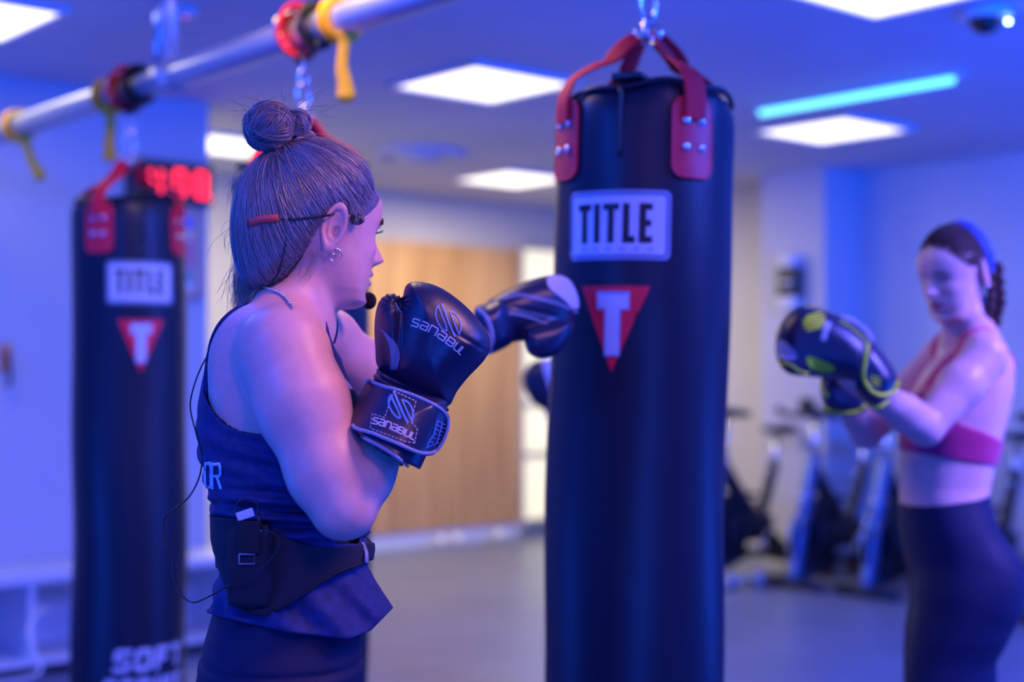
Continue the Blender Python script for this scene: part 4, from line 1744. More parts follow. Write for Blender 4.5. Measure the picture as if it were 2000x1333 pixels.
# bun: coiled strands
Nb, Kb = 2600, 20
bc = np.array([-.080, 0, .139])
out = np.zeros((Nb, Kb, 3))
nc_ = 60
axs = rng.normal(size=(nc_, 3)) * [.35, 1.0, .55]; axs /= np.linalg.norm(axs, axis=1, keepdims=True)
ph0 = rng.uniform(0, 6.28, nc_); offs = rng.uniform(-.55, .55, nc_); arc = rng.uniform(2.2, 4.6, nc_)
for i in range(Nb):
    c = rng.integers(nc_)
    ax = axs[c] + rng.normal(0, .07, 3); ax /= np.linalg.norm(ax)
    e1 = np.cross(ax, [0.3, .2, 1]); e1 /= np.linalg.norm(e1); e2 = np.cross(ax, e1)
    h = offs[c] + rng.normal(0, .07)
    a = ph0[c] + rng.normal(0, .1) + np.linspace(0, arc[c], Kb)
    rr = math.sqrt(max(.08, 1 - h * h)) * (1 + rng.normal(0, .06) + .10 * math.sin(c * 1.7))
    q = ax * h + rr * (np.cos(a)[:, None] * e1 + np.sin(a)[:, None] * e2)
    q[:, :] *= (1.02 + .03 * np.sin(a * 2 + c))[:, None]
    if c % 10 < 7:
        out[i] = bc + np.array([-.008, 0, -.003]) + q * [.0300, .036, .0310] + rng.normal(0, .0006, 3)
    else:
        out[i] = np.array([-.050, -.010, .146]) + q * [.0170, .020, .0200] + rng.normal(0, .0006, 3)
hair_tubes('bun', to_world(w1, out.reshape(-1, 3)).reshape(out.shape), rng.uniform(.00022, .00048, Nb), hair_cols(Nb, 8), M['hairA'], hair1)
# front twist under the bun
Nt = 260
out = np.zeros((Nt, 16, 3))
for i in range(Nt):
    a = rng.uniform(0, 6.28); r0 = .009 * math.sqrt(rng.uniform(.3, 1))
    t = np.linspace(0, 1, 16)
    cxx = -.058 + .052 * t; cz = .118 + .016 * np.sin(t * 3.1) - .004 * t; cyy = -.022 + .014 * t
    out[i, :, 0] = cxx; out[i, :, 1] = cyy + r0 * np.cos(a + 3 * t) * np.sin(np.pi * (t * .8 + .1)); out[i, :, 2] = cz + r0 * np.sin(a + 3 * t) * np.sin(np.pi * (t * .8 + .1))
hair_tubes('twisted_lock', to_world(w1, out.reshape(-1, 3)).reshape(out.shape), rng.uniform(.0003, .0006, Nt), hair_cols(Nt, 9), M['hairA'], hair1)
# flyaways and loose ends
fl = []
for (x0, y0, x1, y1, n, sp, cv) in ((520, 215, 470, 205, 12, 18, -8), (500, 225, 458, 232, 9, 12, 6), (540, 212, 500, 200, 8, 22, -10), (575, 225, 620, 190, 10, 20, -6), (580, 215, 640, 210, 8, 18, 5),
                                    (480, 330, 462, 400, 26, 14, -10), (478, 430, 466, 500, 34, 18, -12), (490, 500, 478, 590, 160, 22, -10), (520, 530, 485, 610, 200, 20, -14), (545, 520, 530, 575, 120, 18, -6), (545, 215, 540, 185, 8, 20, 4), (690, 400, 700, 445, 14, 8, 5),
                                    (640, 280, 610, 262, 8, 14, -6), (560, 530, 545, 575, 40, 20, 4), (480, 350, 455, 370, 8, 10, -6), (612, 490, 592, 548, 12, 9, 6), (505, 560, 486, 640, 26, 12, -8)):
    for _ in range(n):
        a = np.array([x0, y0]) + rng.normal(0, sp * .45, 2); b = np.array([x1, y1]) + rng.normal(0, sp, 2)
        D0 = 1.985 + rng.normal(0, .015)
        if x0 > 600 and y0 > 380: D0 = 1.93
        m = (a + b) / 2 + [rng.normal(cv, 5), rng.normal(0, 4)]
        fl.append(spline([P(a[0], a[1], D0), P(m[0], m[1], D0), P(b[0], b[1], D0 + rng.normal(0, .01))], 12))
fl = np.array(fl)
hair_tubes('loose_hair', fl, rng.uniform(.00018, .00036, len(fl)), hair_cols(len(fl), 12, hi=(.5, .34, .22), p=1.0), M['hairA'], hair1)

# eyelashes and eyebrow hairs
ls = []
for sgn in (-1, 1):
    for i in range(46):
        y = sgn * rng.uniform(.019, .044)
        q0 = np.array([.0835 - (abs(y) - .03) ** 2 * 14, y, .0060])
        dr = np.array([.8, sgn * .25, .35 + rng.normal(0, .1)])
        ls.append([q0 + dr * .0065 * t + np.array([0, 0, .0018]) * t * t for t in np.linspace(0, 1, 6)])
    for i in range(170):
        t0 = rng.uniform(0, 1)
        y = sgn * (.011 + .034 * t0)
        zz = .0190 + .006 * math.sin(t0 * 2.6) + rng.normal(0, .0018)
        x0_ = .0965 - (abs(y)) ** 2 * 7.5
        q0 = np.array([x0_, y, zz])
        dr = np.array([-.15, sgn * 1.0, .35 - .7 * t0])
        ls.append([q0 + dr * .008 * t + np.array([.0012, 0, 0]) * math.sin(t * 3) for t in np.linspace(0, 1, 6)])
ls = np.array(ls)
hair_tubes('eyebrows_and_lashes', to_world(w1, ls.reshape(-1, 3)).reshape(ls.shape), np.full(len(ls), .0003), np.tile([[.05, .03, .02]], (len(ls), 1)), M['hairA'], p1)

# hair tie end, earring, necklace
def wl(*q): return to_world(w1, np.array([q], float))[0]


def ear_anchor(px, py): return cast(px, py, bvh_body, .001, 1.93)[0]


e0 = ear_anchor(655, 492)
ring = [e0 + np.array([0, -.001, -.0045]) + .0088 * (math.cos(a) * np.array([.93, .30, 0]) + math.sin(a) * np.array([0, 0, 1])) for a in np.linspace(0, 2 * math.pi, 30, endpoint=False)]
mb = MB(); mb.tube(ring, .0007, 8, closed=True)
er = mb.build('hoop_earring', M['chrome'], p1)
ring = [e0 + np.array([0.000, -.001, .0005]) + .0048 * (math.cos(a) * np.array([.93, .30, 0]) + math.sin(a) * np.array([0, 0, 1])) for a in np.linspace(0, 2 * math.pi, 22, endpoint=False)]
mb = MB(); mb.tube(ring, .0008, 8, closed=True)
mb.tube([e0 + [-.009, -.002, .0065], e0 + [-.0035, -.002, .006]], .0007, 6)
mb.build('hoop_earring', M['chrome'], p1)['label'] = 'smaller hoop earring'
pts = [cast(x, y, [bvh_body, bvh_tank], .0022, 1.95)[0] for x, y in spline([(512, 560), (525, 566), (540, 572), (552, 580), (562, 592), (572, 606)], 36)]
nk = None
mb = MB(); mb.tube(pts, .0012, 6)
nk = mb.build('necklace', M['chrome'], p1)
for i in range(0, 14):
    c = pts[4 + i * 2]
    prof = [(.0022 * math.sin(a) + .0001, -.0022 * math.cos(a)) for a in np.linspace(.05, 3.09, 7)]
    MB().lathe(prof, c=c, n=8).build('bead', M['chrome'], nk)

# ---- headset microphone
hs_root = empty('headset_microphone', tuple(P(600, 430, 1.93)), 0, 'thin black headset microphone with red sleeve worn by the woman with the hair bun', 'headset')
M['redsleeve'] = mat('red_sleeve', (.75, .08, .05), .5)
allb = [bvh_hair, bvh_body]
pts = [cast(x, y, allb, .0105, 1.93)[0] for x, y in ((553, 430), (575, 429), (600, 426), (625, 422), (642, 419))]
pts += [P(655, 416, 1.946), P(668, 413, 1.942)] + [cast(x, y, allb, .004, 1.92)[0] for x, y in ((682, 418), (692, 426))]
mb = MB(); mb.tube(spline(pts, 40), .0016, 8); mb.build('headband_wire', M['black'], hs_root)
sl = [cast(x, y, allb, .0125, 1.95)[0] for x, y in ((499, 438), (512, 433), (530, 430), (547, 428))]
mb = MB(); mb.tube(spline(sl, 16), .0055, 14); so = mb.build('sleeve', M['redsleeve'], hs_root)
mb = MB(); mb.tube(spline([sl[0] + [-.012, .06, -.002], sl[0] + [-.006, .02, -.001], sl[0]], 12), .0016, 8); mb.build('headband_wire', M['black'], hs_root)
earp = cast(692, 428, allb, .006, 1.92)[0]
_pr = [(.0001 + .0095 * math.sin(a), -.0095 * math.cos(a)) for a in np.linspace(.05, 3.09, 12)]
MB().lathe(_pr, c=earp, n=18, R=np.array([[1.1, 0, 0], [0, .55, 0], [0, 0, .85]])).build('ear_hook', M['black'], hs_root)
mic = P(721, 588, 2.055)
q = [(.0105 * math.sin(a) + .0001, -.0125 * math.cos(a)) for a in np.linspace(.03, 3.11, 14)]
M['foam'] = mat('foam', (.006, .006, .009), .95, bump=1.0, bscale=900)
MB().lathe(q, c=mic, n=20).build('microphone_foam', M['foam'], hs_root)
far = wl(.02, .078, -.01)
mb = MB(); mb.tube(spline([far, wl(.05, .075, -.035), wl(.085, .05, -.07), mic], 24), .0011, 6); mb.build('boom', M['black'], hs_root)
cab = []
for x, y in ((548, 432), (554, 445), (558, 465), (552, 500), (541, 535), (523, 565), (503, 583)):
    cab.append(cast(x, y, allb, .009, 1.94)[0])
for x, y, D in ((480, 600, 1.90), (450, 632, 1.905), (418, 675, 1.92), (392, 720, 1.93), (376, 765, 1.93), (372, 800, 1.93), (384, 850, 1.92), (394, 890, 1.90), (390, 930, 1.90), (370, 970, 1.90), (340, 995, 1.89), (322, 1012, 1.88),
                (319, 1035, 1.87), (322, 1075, 1.86), (336, 1100, 1.86), (340, 1130, 1.85), (352, 1160, 1.84), (375, 1177, 1.83), (400, 1170, 1.82), (440, 1148, 1.81), (485, 1128, 1.795), (515, 1108, 1.79), (535, 1085, 1.79), (545, 1062, 1.79), (542, 1048, 1.79), (530, 1040, 1.79), (512, 1036, 1.795)):
    cab.append(P(x, y, D))
mb = MB(); mb.tube(spline(cab, 220), .0011, 7); mb.build('cable', M['black'], hs_root)

# ---- waist belt with transmitter pouch
belt = empty('waist_belt', tuple(P(560, 1120, 1.98)), 0, 'black elastic belt with a transmitter pouch round the trainer\'s waist', 'belt')


def beltf(p):
    col, py, lx, ly = lx_px(p, w1)
    f = np.minimum(tank_base(p) , 1) - .0075
    g = -(tank_base(p) + .003)
    up = np.interp(col, [420, 470, 520, 600, 660, 730, 760], [1010, 1015, 1032, 1068, 1072, 1060, 1058])
    lo = np.interp(col, [425, 440, 460, 510, 560, 640, 722, 760], [1110, 1150, 1183, 1203, 1185, 1132, 1096, 1090])
    f = smax(f, np.maximum(up - py, py - lo) / 1500.0, .003)
    return np.maximum(f, g)


V, F = surfnet(beltf, axis_grid(-.50, -.12, .0030), axis_grid(1.78, 2.20, .0030), axis_grid(.90, 1.13, .0026), relax=2.4)
fastmesh('strap', V, F, M['neopr'], belt)
bvh_belt = BVHTree.FromPolygons([tuple(v) for v in V], [tuple(int(i) for i in f) for f in F])
# lower edge binding
pts = [cast(x, y, [bvh_belt], .0012, 1.82)[0] for x, y in spline([(446, 1150), (462, 1180), (510, 1199), (560, 1181), (640, 1128), (705, 1100)], 60)]
mb = MB(); mb.tube(pts, .0022, 8); mb.build('edge_binding', M['blackcloth'], belt)
pc = cast(487, 1115, [bvh_belt], 0.0, 1.82)[0]
D0 = (pc - CAM) @ FWD - .010


def rbox_world(px0, py0, px1, py1, Dc, th, bev, slant=0.0):
    c = P((px0 + px1) / 2, (py0 + py1) / 2, Dc)
    s_ = FPX / Dc
    return c, ((px1 - px0) / s_, th, (py1 - py0) / s_), bev


Rp = rotz(-.10)
c, d, b = rbox_world(447, 1030, 533, 1186, D0, .034, .012)
pouch = MB().box(c, d, Rp, bev=b).build('pouch', M['neopr'], belt)
c, d, b = rbox_world(462, 1018, 508, 1082, D0 - .0185, .004, .0015)
MB().box(c, d, Rp, bev=b).build('flap', M['blackcloth'], pouch)
mb = MB()
fr = [(467, 1083), (497, 1083), (497, 1102), (467, 1102), (467, 1083)]
mb.tube([P(x, y, D0 - .0195) for x, y in fr], .0012, 6)
mb.build('flap_loop', M['piping'], pouch)
c, d, b = rbox_world(478, 1024, 528, 1040, D0, .022, .003)
tr = MB().box(c, d, Rp, bev=b).build('transmitter', M['black'], belt)
M['greenled'] = mat('green_led', (.1, .8, .1), .3, emit=(.1, 1.0, .05), estr=1.2)
c, d, b = rbox_world(488, 1032, 502, 1039, D0 - .014, .006, .002)
MB().box(c, d, Rp, bev=b).build('led', M['greenled'], tr)
mb = MB(); mb.tube([P(507, 1036, D0 - .012), P(507, 1020, D0 - .012), P(505, 1003, D0 - .011)], [.0028, .0030, .0016], 10); mb.build('plug', M['black'], tr)
prof = [(.0028 * math.sin(a) + .0001, -.0028 * math.cos(a)) for a in np.linspace(.05, 3.09, 8)]
MB().lathe(prof, c=P(507, 1038, D0 - .015), n=12).build('jack_collar', M['chrome'], tr)
mb = MB(); mb.tube(spline([P(x, y, D0 - .012) for x, y in ((505, 1003), (502, 985), (488, 977), (470, 978), (460, 992), (462, 1010))], 30), .0012, 7); mb.build('loop_cable', M['black'], tr)
c, d, b = rbox_world(462, 997, 496, 1014, D0 - .014, .003, .001)
Rt = np.array([[math.cos(.33), 0, -math.sin(.33)], [0, 1, 0], [math.sin(.33), 0, math.cos(.33)]])
MB().box(c, d, Rt, bev=b).build('tag', M['logowhite'], tr)
c0_, n_ = cast(716, 1080, [bvh_belt], .001, 1.85)
mb = MB(); mb.tube([cast(x, y, [bvh_belt], .0025, 1.88)[0] for x, y in ((708, 1064), (712, 1080), (716, 1100))], 1.0, 8, flat=(.006, .003)); mb.build('buckle', M['piping'], belt)


# ------------------------------------------------------------------ boxing gloves
def sd_poly(x, y, poly):
    poly = np.asarray(poly, float)
    a = poly; b = np.roll(poly, -1, 0)
    d = np.full(len(x), 1e9)
    ins = np.zeros(len(x), bool)
    for (ax, ay), (bx, by) in zip(a, b):
        ex, ey = bx - ax, by - ay
        wx, wy = x - ax, y - ay
        t = np.clip((wx * ex + wy * ey) / max(ex * ex + ey * ey, 1e-9), 0, 1)
        dx, dy = wx - ex * t, wy - ey * t
        d = np.minimum(d, dx * dx + dy * dy)
        c = ((ay > y) != (by > y)) & (x < (bx - ax) * (y - ay) / ((by - ay) if by != ay else 1e-9) + ax)
        ins ^= c
    return np.where(ins, -1, 1) * np.sqrt(d)


def smooth_poly(pts, n=4):
    pts = np.asarray(pts, float)
    m = len(pts)
    out = []
    for i in range(m):
        a, b, c, d = pts[i - 1], pts[i], pts[(i + 1) % m], pts[(i + 2) % m]
        for k in range(n):
            t = k / n
            out.append(0.5 * ((2 * b) + (-a + c) * t + (2 * a - 5 * b + 4 * c - d) * t * t + (-a + 3 * b - 3 * c + d) * t ** 3))
    return np.array(out)


class Puff:
    """padded shape with a given outline: real thickness T (half) and rounding R (m); depth D0 + gradient"""

    def __init__(s, pts, D0, R, T, gx=0.0, gy=0.0, sm=3):
        s.poly = smooth_poly(pts, sm)
        s.c = s.poly.mean(0)
        s.D0, s.R, s.T, s.gx, s.gy = D0, R, T, gx, gy

    def __call__(s, p, off=0.0):
        x, y, d = px_of(p)
        m = FPX / s.D0
        Dd = s.D0 + (x - s.c[0]) / m * s.gx + (y - s.c[1]) / m * s.gy
        d2 = sd_poly(x, y, s.poly) / m - off
        R, T = s.R, s.T + off
        t = np.maximum(d2 + R, 0)
        c = (d - Dd) * R / T
        return (np.sqrt(t * t + c * c) - R) * min(1, T / R) * .97


def build_sdf(name, f, pts, D0, halfT, step, m, parent, relax=1.8):
    pts = np.asarray(pts, float)
    lo = P(pts[:, 0].min(), pts[:, 1].max(), D0); hi = P(pts[:, 0].max(), pts[:, 1].min(), D0)
    pad = .035
    V, F = surfnet(f, axis_grid(lo[0] - pad, hi[0] + pad, step), axis_grid(D0 - halfT - pad, D0 + halfT + pad, step), axis_grid(min(lo[2], hi[2]) - pad, max(lo[2], hi[2]) + pad, step), relax=relax)
    o = fastmesh(name, V, F, m, parent)
    return o, BVHTree.FromPolygons([tuple(v) for v in V], [tuple(int(i) for i in q) for q in F])


GD = 1.865
near = empty('boxing_glove', tuple(P(790, 880, GD)), 0, 'black boxing glove with silver lettering on the trainer\'s raised right hand', 'boxing glove')
main_p = [(786, 578), (794, 557), (812, 550), (852, 558), (892, 583), (928, 617), (952, 650), (958, 676), (946, 704), (914, 738), (892, 766), (874, 795), (830, 782), (785, 758), (758, 735), (752, 690), (765, 630)]
lobe_p = [(738, 718), (733, 680), (731, 640), (735, 605), (744, 584), (760, 574), (778, 578), (790, 600), (800, 660), (795, 720), (775, 745)]
pm = Puff(main_p, GD, .055, .060, gy=0.10)
pl_ = Puff(lobe_p, GD - .004, .036, .052, gy=0.10)


def glove_body(p):
    f = smin(pm(p), pl_(p), .006)
    x, y, d = px_of(p)
    # puckered seam at the end of the fist
    dx, dy = x - 772, (y - 592) * 1.35
    rr = np.sqrt(dx * dx + dy * dy)
    th = np.arctan2(dy, dx)
    f = f + .0042 * np.exp(-(rr / 13) ** 2)
    f = f + .0013 * np.cos(th * 13) * np.exp(-((rr - 17) / 11) ** 2) * (d < GD + .01)
    # crease from the thumb hole running right
    lx = (x - 905) * .86 + (y - 660) * .51
    ly = -(x - 905) * .51 + (y - 660) * .86
    f = f + .0020 * np.exp(-(ly / 4.0) ** 2) * np.exp(-((lx - 12) / 34) ** 2) * (d < GD)
    # soft dents in the padding
    f = f + .0018 * np.exp(-(((x - 800) * .85 + (y - 700) * .5) / 20) ** 2) * (d < GD) * 0
    return f


go, bvh_g = build_sdf('glove_body', glove_body, np.vstack([main_p, lobe_p]), GD, .07, .0022, M['leather'], near)
neck_p = [(738, 722), (762, 732), (800, 752), (840, 775), (874, 796), (868, 812), (852, 820), (810, 800), (765, 775), (735, 760), (730, 742)]
pn = Puff(neck_p, GD - .008, .024, .047)


def collar(p):
    x, y, d = px_of(p)
    v = -(x - 738) * .50 + (y - 722) * .87
    return pn(p) - .0013 * np.cos(v / 15 * 2 * math.pi)


co, bvh_c = build_sdf('wrist_roll', collar, neck_p, GD, .06, .0022, M['leather2'], near)
cuff_p = [(748, 715), (805, 742), (868, 775), (872, 800), (862, 830), (838, 880), (805, 945), (768, 965), (700, 930), (655, 885), (662, 850), (687, 812), (705, 785), (728, 745)]
pc_ = Puff(cuff_p, GD - .022, .046, .060, gy=-.45)


def cuff(p):
    f = pc_(p)
    x, y, d = px_of(p)
    v = (-(x - 688) * .516 + (y - 839) * .857 - 6 * np.sin(np.clip((x - 688) / 122, 0, 1) * math.pi)) / 1490
    return smax(f, v, .003)


cu, bvh_u = build_sdf('cuff', cuff, cuff_p, GD - .01, .10, .0024, M['leather2'], near)
strap_p = [(713, 742), (745, 752), (790, 764), (830, 779), (862, 797), (876, 815), (878, 835), (869, 862), (855, 882), (836, 889), (812, 886), (770, 868), (725, 848), (690, 836), (686, 820), (694, 788), (703, 760)]
ps = Puff(strap_p, GD - .022, .026, .058, gy=-.45)


def strapf(p):
    x, y, d = px_of(p)
    f = ps(p, .0)
    core = np.abs(pc_(p) - .003) - .0032
    # stays a wrapped band on the camera side, flat tab beyond the cuff
    tab = np.maximum(sd_poly(x, y, ps.poly) / (FPX / GD), np.abs(d - (GD - .035)) - .003)
    band_ = np.maximum(core, sd_poly(x, y, ps.poly) / (FPX / GD))
    band_ = np.maximum(band_, d - GD + .002)
    return smin(band_, np.maximum(tab, 835 / 1500 - x / 1500), .006)


sto, bvh_s = build_sdf('wrist_strap', strapf, strap_p, GD - .01, .10, .0020, M['leather2'], near, relax=2.5)
sb = [bvh_s, bvh_u]
ed = smooth_poly(strap_p, 5)[:14 * 5 - 2]
cc = ed.mean(0)
mb = MB()
ept = []
for x, y in ed:
    v = cc - np.array([x, y]); v = v / np.linalg.norm(v) * 3.5
    ept.append(cast(x + v[0], y + v[1], sb, .0005, GD - .035)[0])
mb.tube(np.array(ept), .0025, 8)
mb.build('strap_piping', M['piping'], sto)
gb = [bvh_g, bvh_c, bvh_s, bvh_u]
# rim piping at the cuff mouth
mb = MB(); mb.tube(spline([cast(x, y, [bvh_u], .001, 1.86)[0] for x, y in ((693, 843), (716, 858), (742, 872), (768, 888), (784, 900), (796, 911))], 40), .0024, 8)
mb.build('cuff_piping', M['piping'], cu)
mb = MB(); mb.tube(spline([cast(x, y, [bvh_u], .001, 1.86)[0] for x, y in ((697, 846), (720, 866), (748, 882), (770, 897), (786, 910))], 40), .0018, 8)
mb.build('cuff_piping', M['leather2'], cu)
# lettering and emblems
SW = {'s': 1, 'a': 1, 'n': 1, 'B': 1, 'U': 1, 'L': .75}
bp = spline([(804, 636), (822, 642), (840, 650), (858, 661), (876, 674), (890, 685), (899, 693)], 50)
basef = lambda f: bp[min(49, max(0, int(round(f * 49))))]


def bf(sp_):
    def g(f):
        q = np.clip(f, 0, 1) * (len(sp_) - 1)
        i = min(int(q), len(sp_) - 2)
        return sp_[i] + (sp_[i + 1] - sp_[i]) * (q - i)
    return g


cast_print('lettering', text_path('sanaBUL', bf(bp), None, 14.5, SW, 1.9, 3, .34), M['silverprint'], bvh_g, go)


def emblem(cx, cy, s_, rot, w):
    R = np.array([[math.cos(rot), -math.sin(rot)], [math.sin(rot), math.cos(rot)]])
    def T(pts): return [np.array([cx, cy]) + R @ (np.array(p) * s_) for p in pts]
    its = []
    for pl, ww in (([(-20, -29), (-25, -20), (-24, -5), (-17, 10), (-8, 19), (-3, 18), (-7, 4), (-14, -12), (-20, -28)], w),
                   ([(-13, -32), (-4, -8), (4, 12), (12, 30)], w * 1.3),
                   ([(2, -18), (9, -1), (16, 16), (21, 27)], w),
                   ([(2, -18), (13, -13), (21, -2), (24, 12), (21, 26)], w)):
        its.append(stroke2d(T([(a * 1.0, b) for a, b in spline(pl, 16)]), ww, 3, 1))
    return its


M['bluegrey'] = mat('blue_grey_print', (.12, .30, .62), .5)
cast_print('emblem', emblem(876, 627, 1.0, .0, 2.4), M['bluegrey'], bvh_g, go)
# side swoosh
V2, F2 = poly_fill(smooth_poly([(742, 640), (757, 652), (772, 670), (782, 692), (780, 708), (774, 721), (762, 720), (764, 700), (760, 672), (750, 652)], 2), 4)
cast_print('side_panel', [(V2, F2)], M['greypanel'], bvh_g, go, .0010)
# strap badge
V2, F2 = poly_fill([(769, 766), (812, 786), (808, 812), (803, 826), (814, 838), (808, 866), (792, 864), (724, 838), (729, 810), (752, 818), (756, 795)], 5)
cast_print('badge_base', [(V2, F2)], M['leather'], sb, sto, .0012)
dash = []
for pl in ([(769, 766), (812, 786), (803, 826)], [(769, 766), (752, 818)], [(752, 818), (729, 810), (724, 838), (792, 864), (808, 866)], [(808, 866), (814, 838), (803, 826)]):
    r_ = resample(pl, 4.2)
    for a, b in zip(r_[:-1:2], r_[1::2]):
        dash.append(stroke2d([a, b], 1.1, 3, 1))
cast_print('badge_stitching', dash, M['silverprint'], sb, sto, .0020)
cast_print('emblem', emblem(784, 800, .92, -.05, 3.2), M['bluegrey'], sb, sto, .0022)
bp2 = spline([(729, 829), (748, 834), (768, 842), (788, 851), (806, 860)], 30)
cast_print('lettering', text_path('sanaBUL', bf(bp2), None, 12, SW, 1.9, 3, .34), M['silverprint'], sb, sto, .0022)
# small side badge near the strap's end
its = [stroke2d([(852, 822), (862, 826), (851, 866), (832, 874), (836, 862), (846, 848), (852, 822)], 1.4, 3, 1)]
for k in range(5):
    x, y = 854 - k * 3.2, 830 + k * 8
    its.append(stroke2d([(x - 3, y), (x + 4, y + 3)], 1.3, 3, 1))
for k in range(6):
    x, y = 866 - k * 2.8, 828 + k * 7
    its.append(stroke2d([(x - 2, y), (x + 2.5, y + 1.5)], 1.2, 3, 1))
cast_print('size_badge', its, M['bluegrey'], sb, sto, .0016)
# stitched seams on the body
mb = MB(); mb.tube([cast(x, y, bvh_g, .0002, GD)[0] for x, y in spline([(772, 592), (776, 600), (778, 604), (784, 612)], 12)], .0012, 6); mb.build('lace_loop', M['piping'], go)

# far glove on the bag
FD = 2.56
fg = empty('boxing_glove', tuple(P(960, 690, 2.5)), 0, 'black boxing glove with pale knuckle panel pressed against the large bag', 'boxing glove')
fp = [(944, 598), (965, 580), (1000, 561), (1035, 547), (1072, 538), (1098, 538), (1118, 553), (1130, 585), (1126, 612), (1118, 640), (1104, 668), (1070, 676), (1040, 668), (1010, 668), (975, 678), (955, 680), (945, 640)]
ft = [(1024, 650), (1040, 640), (1080, 630), (1112, 625), (1120, 640), (1108, 668), (1090, 690), (1070, 699), (1046, 699), (1030, 686)]
pf1 = Puff(fp, FD + .03, .048, .060, gx=.55)
pf2 = Puff(ft, FD - .02, .028, .036, gx=.45)
fc = [(927, 602), (948, 594), (985, 583), (1004, 620), (1004, 665), (975, 686), (950, 694), (934, 688), (926, 640)]
pf3 = Puff(fc, FD - .035, .036, .062, gx=.5)
fo, bvh_f = build_sdf('glove_body', lambda p: smin(pf1(p), pf2(p), .008) + .0016 * np.exp(-(((px_of(p)[1] - 600 - (px_of(p)[0] - 1000) * .22)) / 5) ** 2) * (px_of(p)[2] < FD + .02), np.vstack([fp, ft]), FD + .03, .12, .003, M['leather'], fg)
fco, bvh_fc = build_sdf('cuff', lambda p: pf3(p), fc, FD - .05, .07, .003, M['leather2'], fg)
mb = MB(); mb.tube(spline([cast(x, y, [bvh_fc, bvh_f], .002, FD)[0] for x, y in ((934, 606), (948, 618), (958, 640), (960, 665), (955, 688))], 24), .004, 8); mb.build('cuff_piping', M['piping'], fco)
M['lilac'] = mat('pale_mesh_panel', (.55, .52, .62), .7, bump=.4, bscale=60)
V2, F2 = poly_fill(smooth_poly([(1072, 542), (1098, 541), (1116, 555), (1128, 585), (1128, 606), (1121, 612), (1110, 595), (1090, 578), (1074, 566), (1068, 553)], 2), 5)
cast_print('knuckle_panel', [(V2, F2)], M['lilac'], bvh_f, fo, .002, FD)
cast_print('side_stripe', [stroke2d(spline([(985, 583), (1015, 577), (1050, 584), (1085, 592), (1110, 602)], 20), 8, 4, 2)], M['greypanel'], bvh_f, fo, .0015, FD)
cast_print('side_stripe', [stroke2d(spline([(950, 620), (975, 613), (1005, 614), (1040, 622), (1068, 634)], 20), 4, 4, 1)], M['piping'], bvh_f, fo, .0015, FD)
# ------------------------------------------------------------------ the woman with the braid
H2 = P(1866, 537, 3.3)
ray2 = np.array([H2[0], H2[1]]); ray2 /= np.linalg.norm(ray2)
rgt2 = np.array([ray2[1], -ray2[0]])
an = math.radians(50)
dir2 = -math.cos(an) * rgt2 - math.sin(an) * ray2
ty2 = math.atan2(-.02, -1.0)
aS, aE, aW = A(1924, 698, 3.17), A(1806, 836, 3.10), A(1726, 778, 3.02)
bS, bE, bW = A(1838, 702, 3.47), A(1692, 845, 3.36), A(1655, 790, 3.26)
w2 = Fig(
    tyaw=ty2, tapp=math.radians(14), tD=3.32, clothgap=0.0, ztop=1.352,
    sil=[(640, 1950, 1870, .06), (680, 1966, 1845, .105), (720, 1972, 1812, .125), (760, 1970, 1785, .130), (800, 1962, 1772, .130),
         (850, 1950, 1765, .126), (900, 1936, 1761, .118), (950, 1924, 1760, .116), (980, 1920, 1760, .124), (1030, 1936, 1764, .142),
         (1080, 1958, 1772, .154), (1130, 1972, 1782, .162), (1180, 1968, 1785, .164), (1230, 1950, 1775, .155), (1280, 1930, 1770, .12)],
    lumps=[(P(1800, 812, 3.23), (.055, .052, .050), .03), (P(1800, 812, 3.41), (.055, .052, .050), .03),
           (P(1930, 1140, 3.22), (.075, .075, .085), .04), (P(1930, 1140, 3.40), (.075, .075, .085), .04)],
    seg_torso=[(P(1902, 660, 3.32), aS + [0, 0, .01], .040, .042, .03), (P(1885, 660, 3.32), bS + [0, 0, .01], .040, .042, .03)],
    seg_legs=[(P(1880, 1185, 3.23), A(1812, 1400, 3.18), .088, .056, .02), (A(1812, 1400, 3.18), A(1850, 1640, 3.22), .056, .045, .02),
              (A(1850, 1640, 3.22), (A(1870, 1790, 3.24)[0], 3.24, .08), .045, .034, .02), ((A(1870, 1790, 3.24)[0] + .02, 3.24, .04), (A(1870, 1790, 3.24)[0] - .14, 3.22, .032), .035, .03, .02),
              (P(1885, 1185, 3.42), A(1880, 1400, 3.45), .088, .056, .02), (A(1880, 1400, 3.45), A(1915, 1620, 3.5), .056, .045, .02),
              (A(1915, 1620, 3.5), (A(1930, 1700, 3.52)[0], 3.52, .08), .045, .034, .02), ((A(1930, 1700, 3.52)[0] + .02, 3.52, .04), (A(1930, 1700, 3.52)[0] - .14, 3.50, .032), .035, .03, .02)],
    seg_arms=[[(aS, aS + (aE - aS) * .4, .050, .047, .02), (aS + (aE - aS) * .4, aE, .047, .038, .02), (aE, aE + (aW - aE) * .5, .039, .039, .012), (aE + (aW - aE) * .5, aW, .038, .031, .02),
               (aW, A(1660, 735, 2.99), .030, .028, .02)],
              [(bS, bS + (bE - bS) * .5, .047, .043, .02), (bS + (bE - bS) * .5, bE, .043, .037, .02), (bE, bW, .038, .030, .012), (bW, A(1650, 740, 3.24), .028, .026, .02)]],
    seg_neck=[(P(1888, 600, 3.32), P(1925, 662, 3.25), .040, .028, .03), (P(1888, 600, 3.32), P(1880, 662, 3.42), .040, .028, .03)],
    N0=P(1888, 680, 3.33), N1=P(1872, 590, 3.31), nr=(.050, .045),
    H=H2, RH=head_frame(dir2, math.radians(13)), hs=.945)
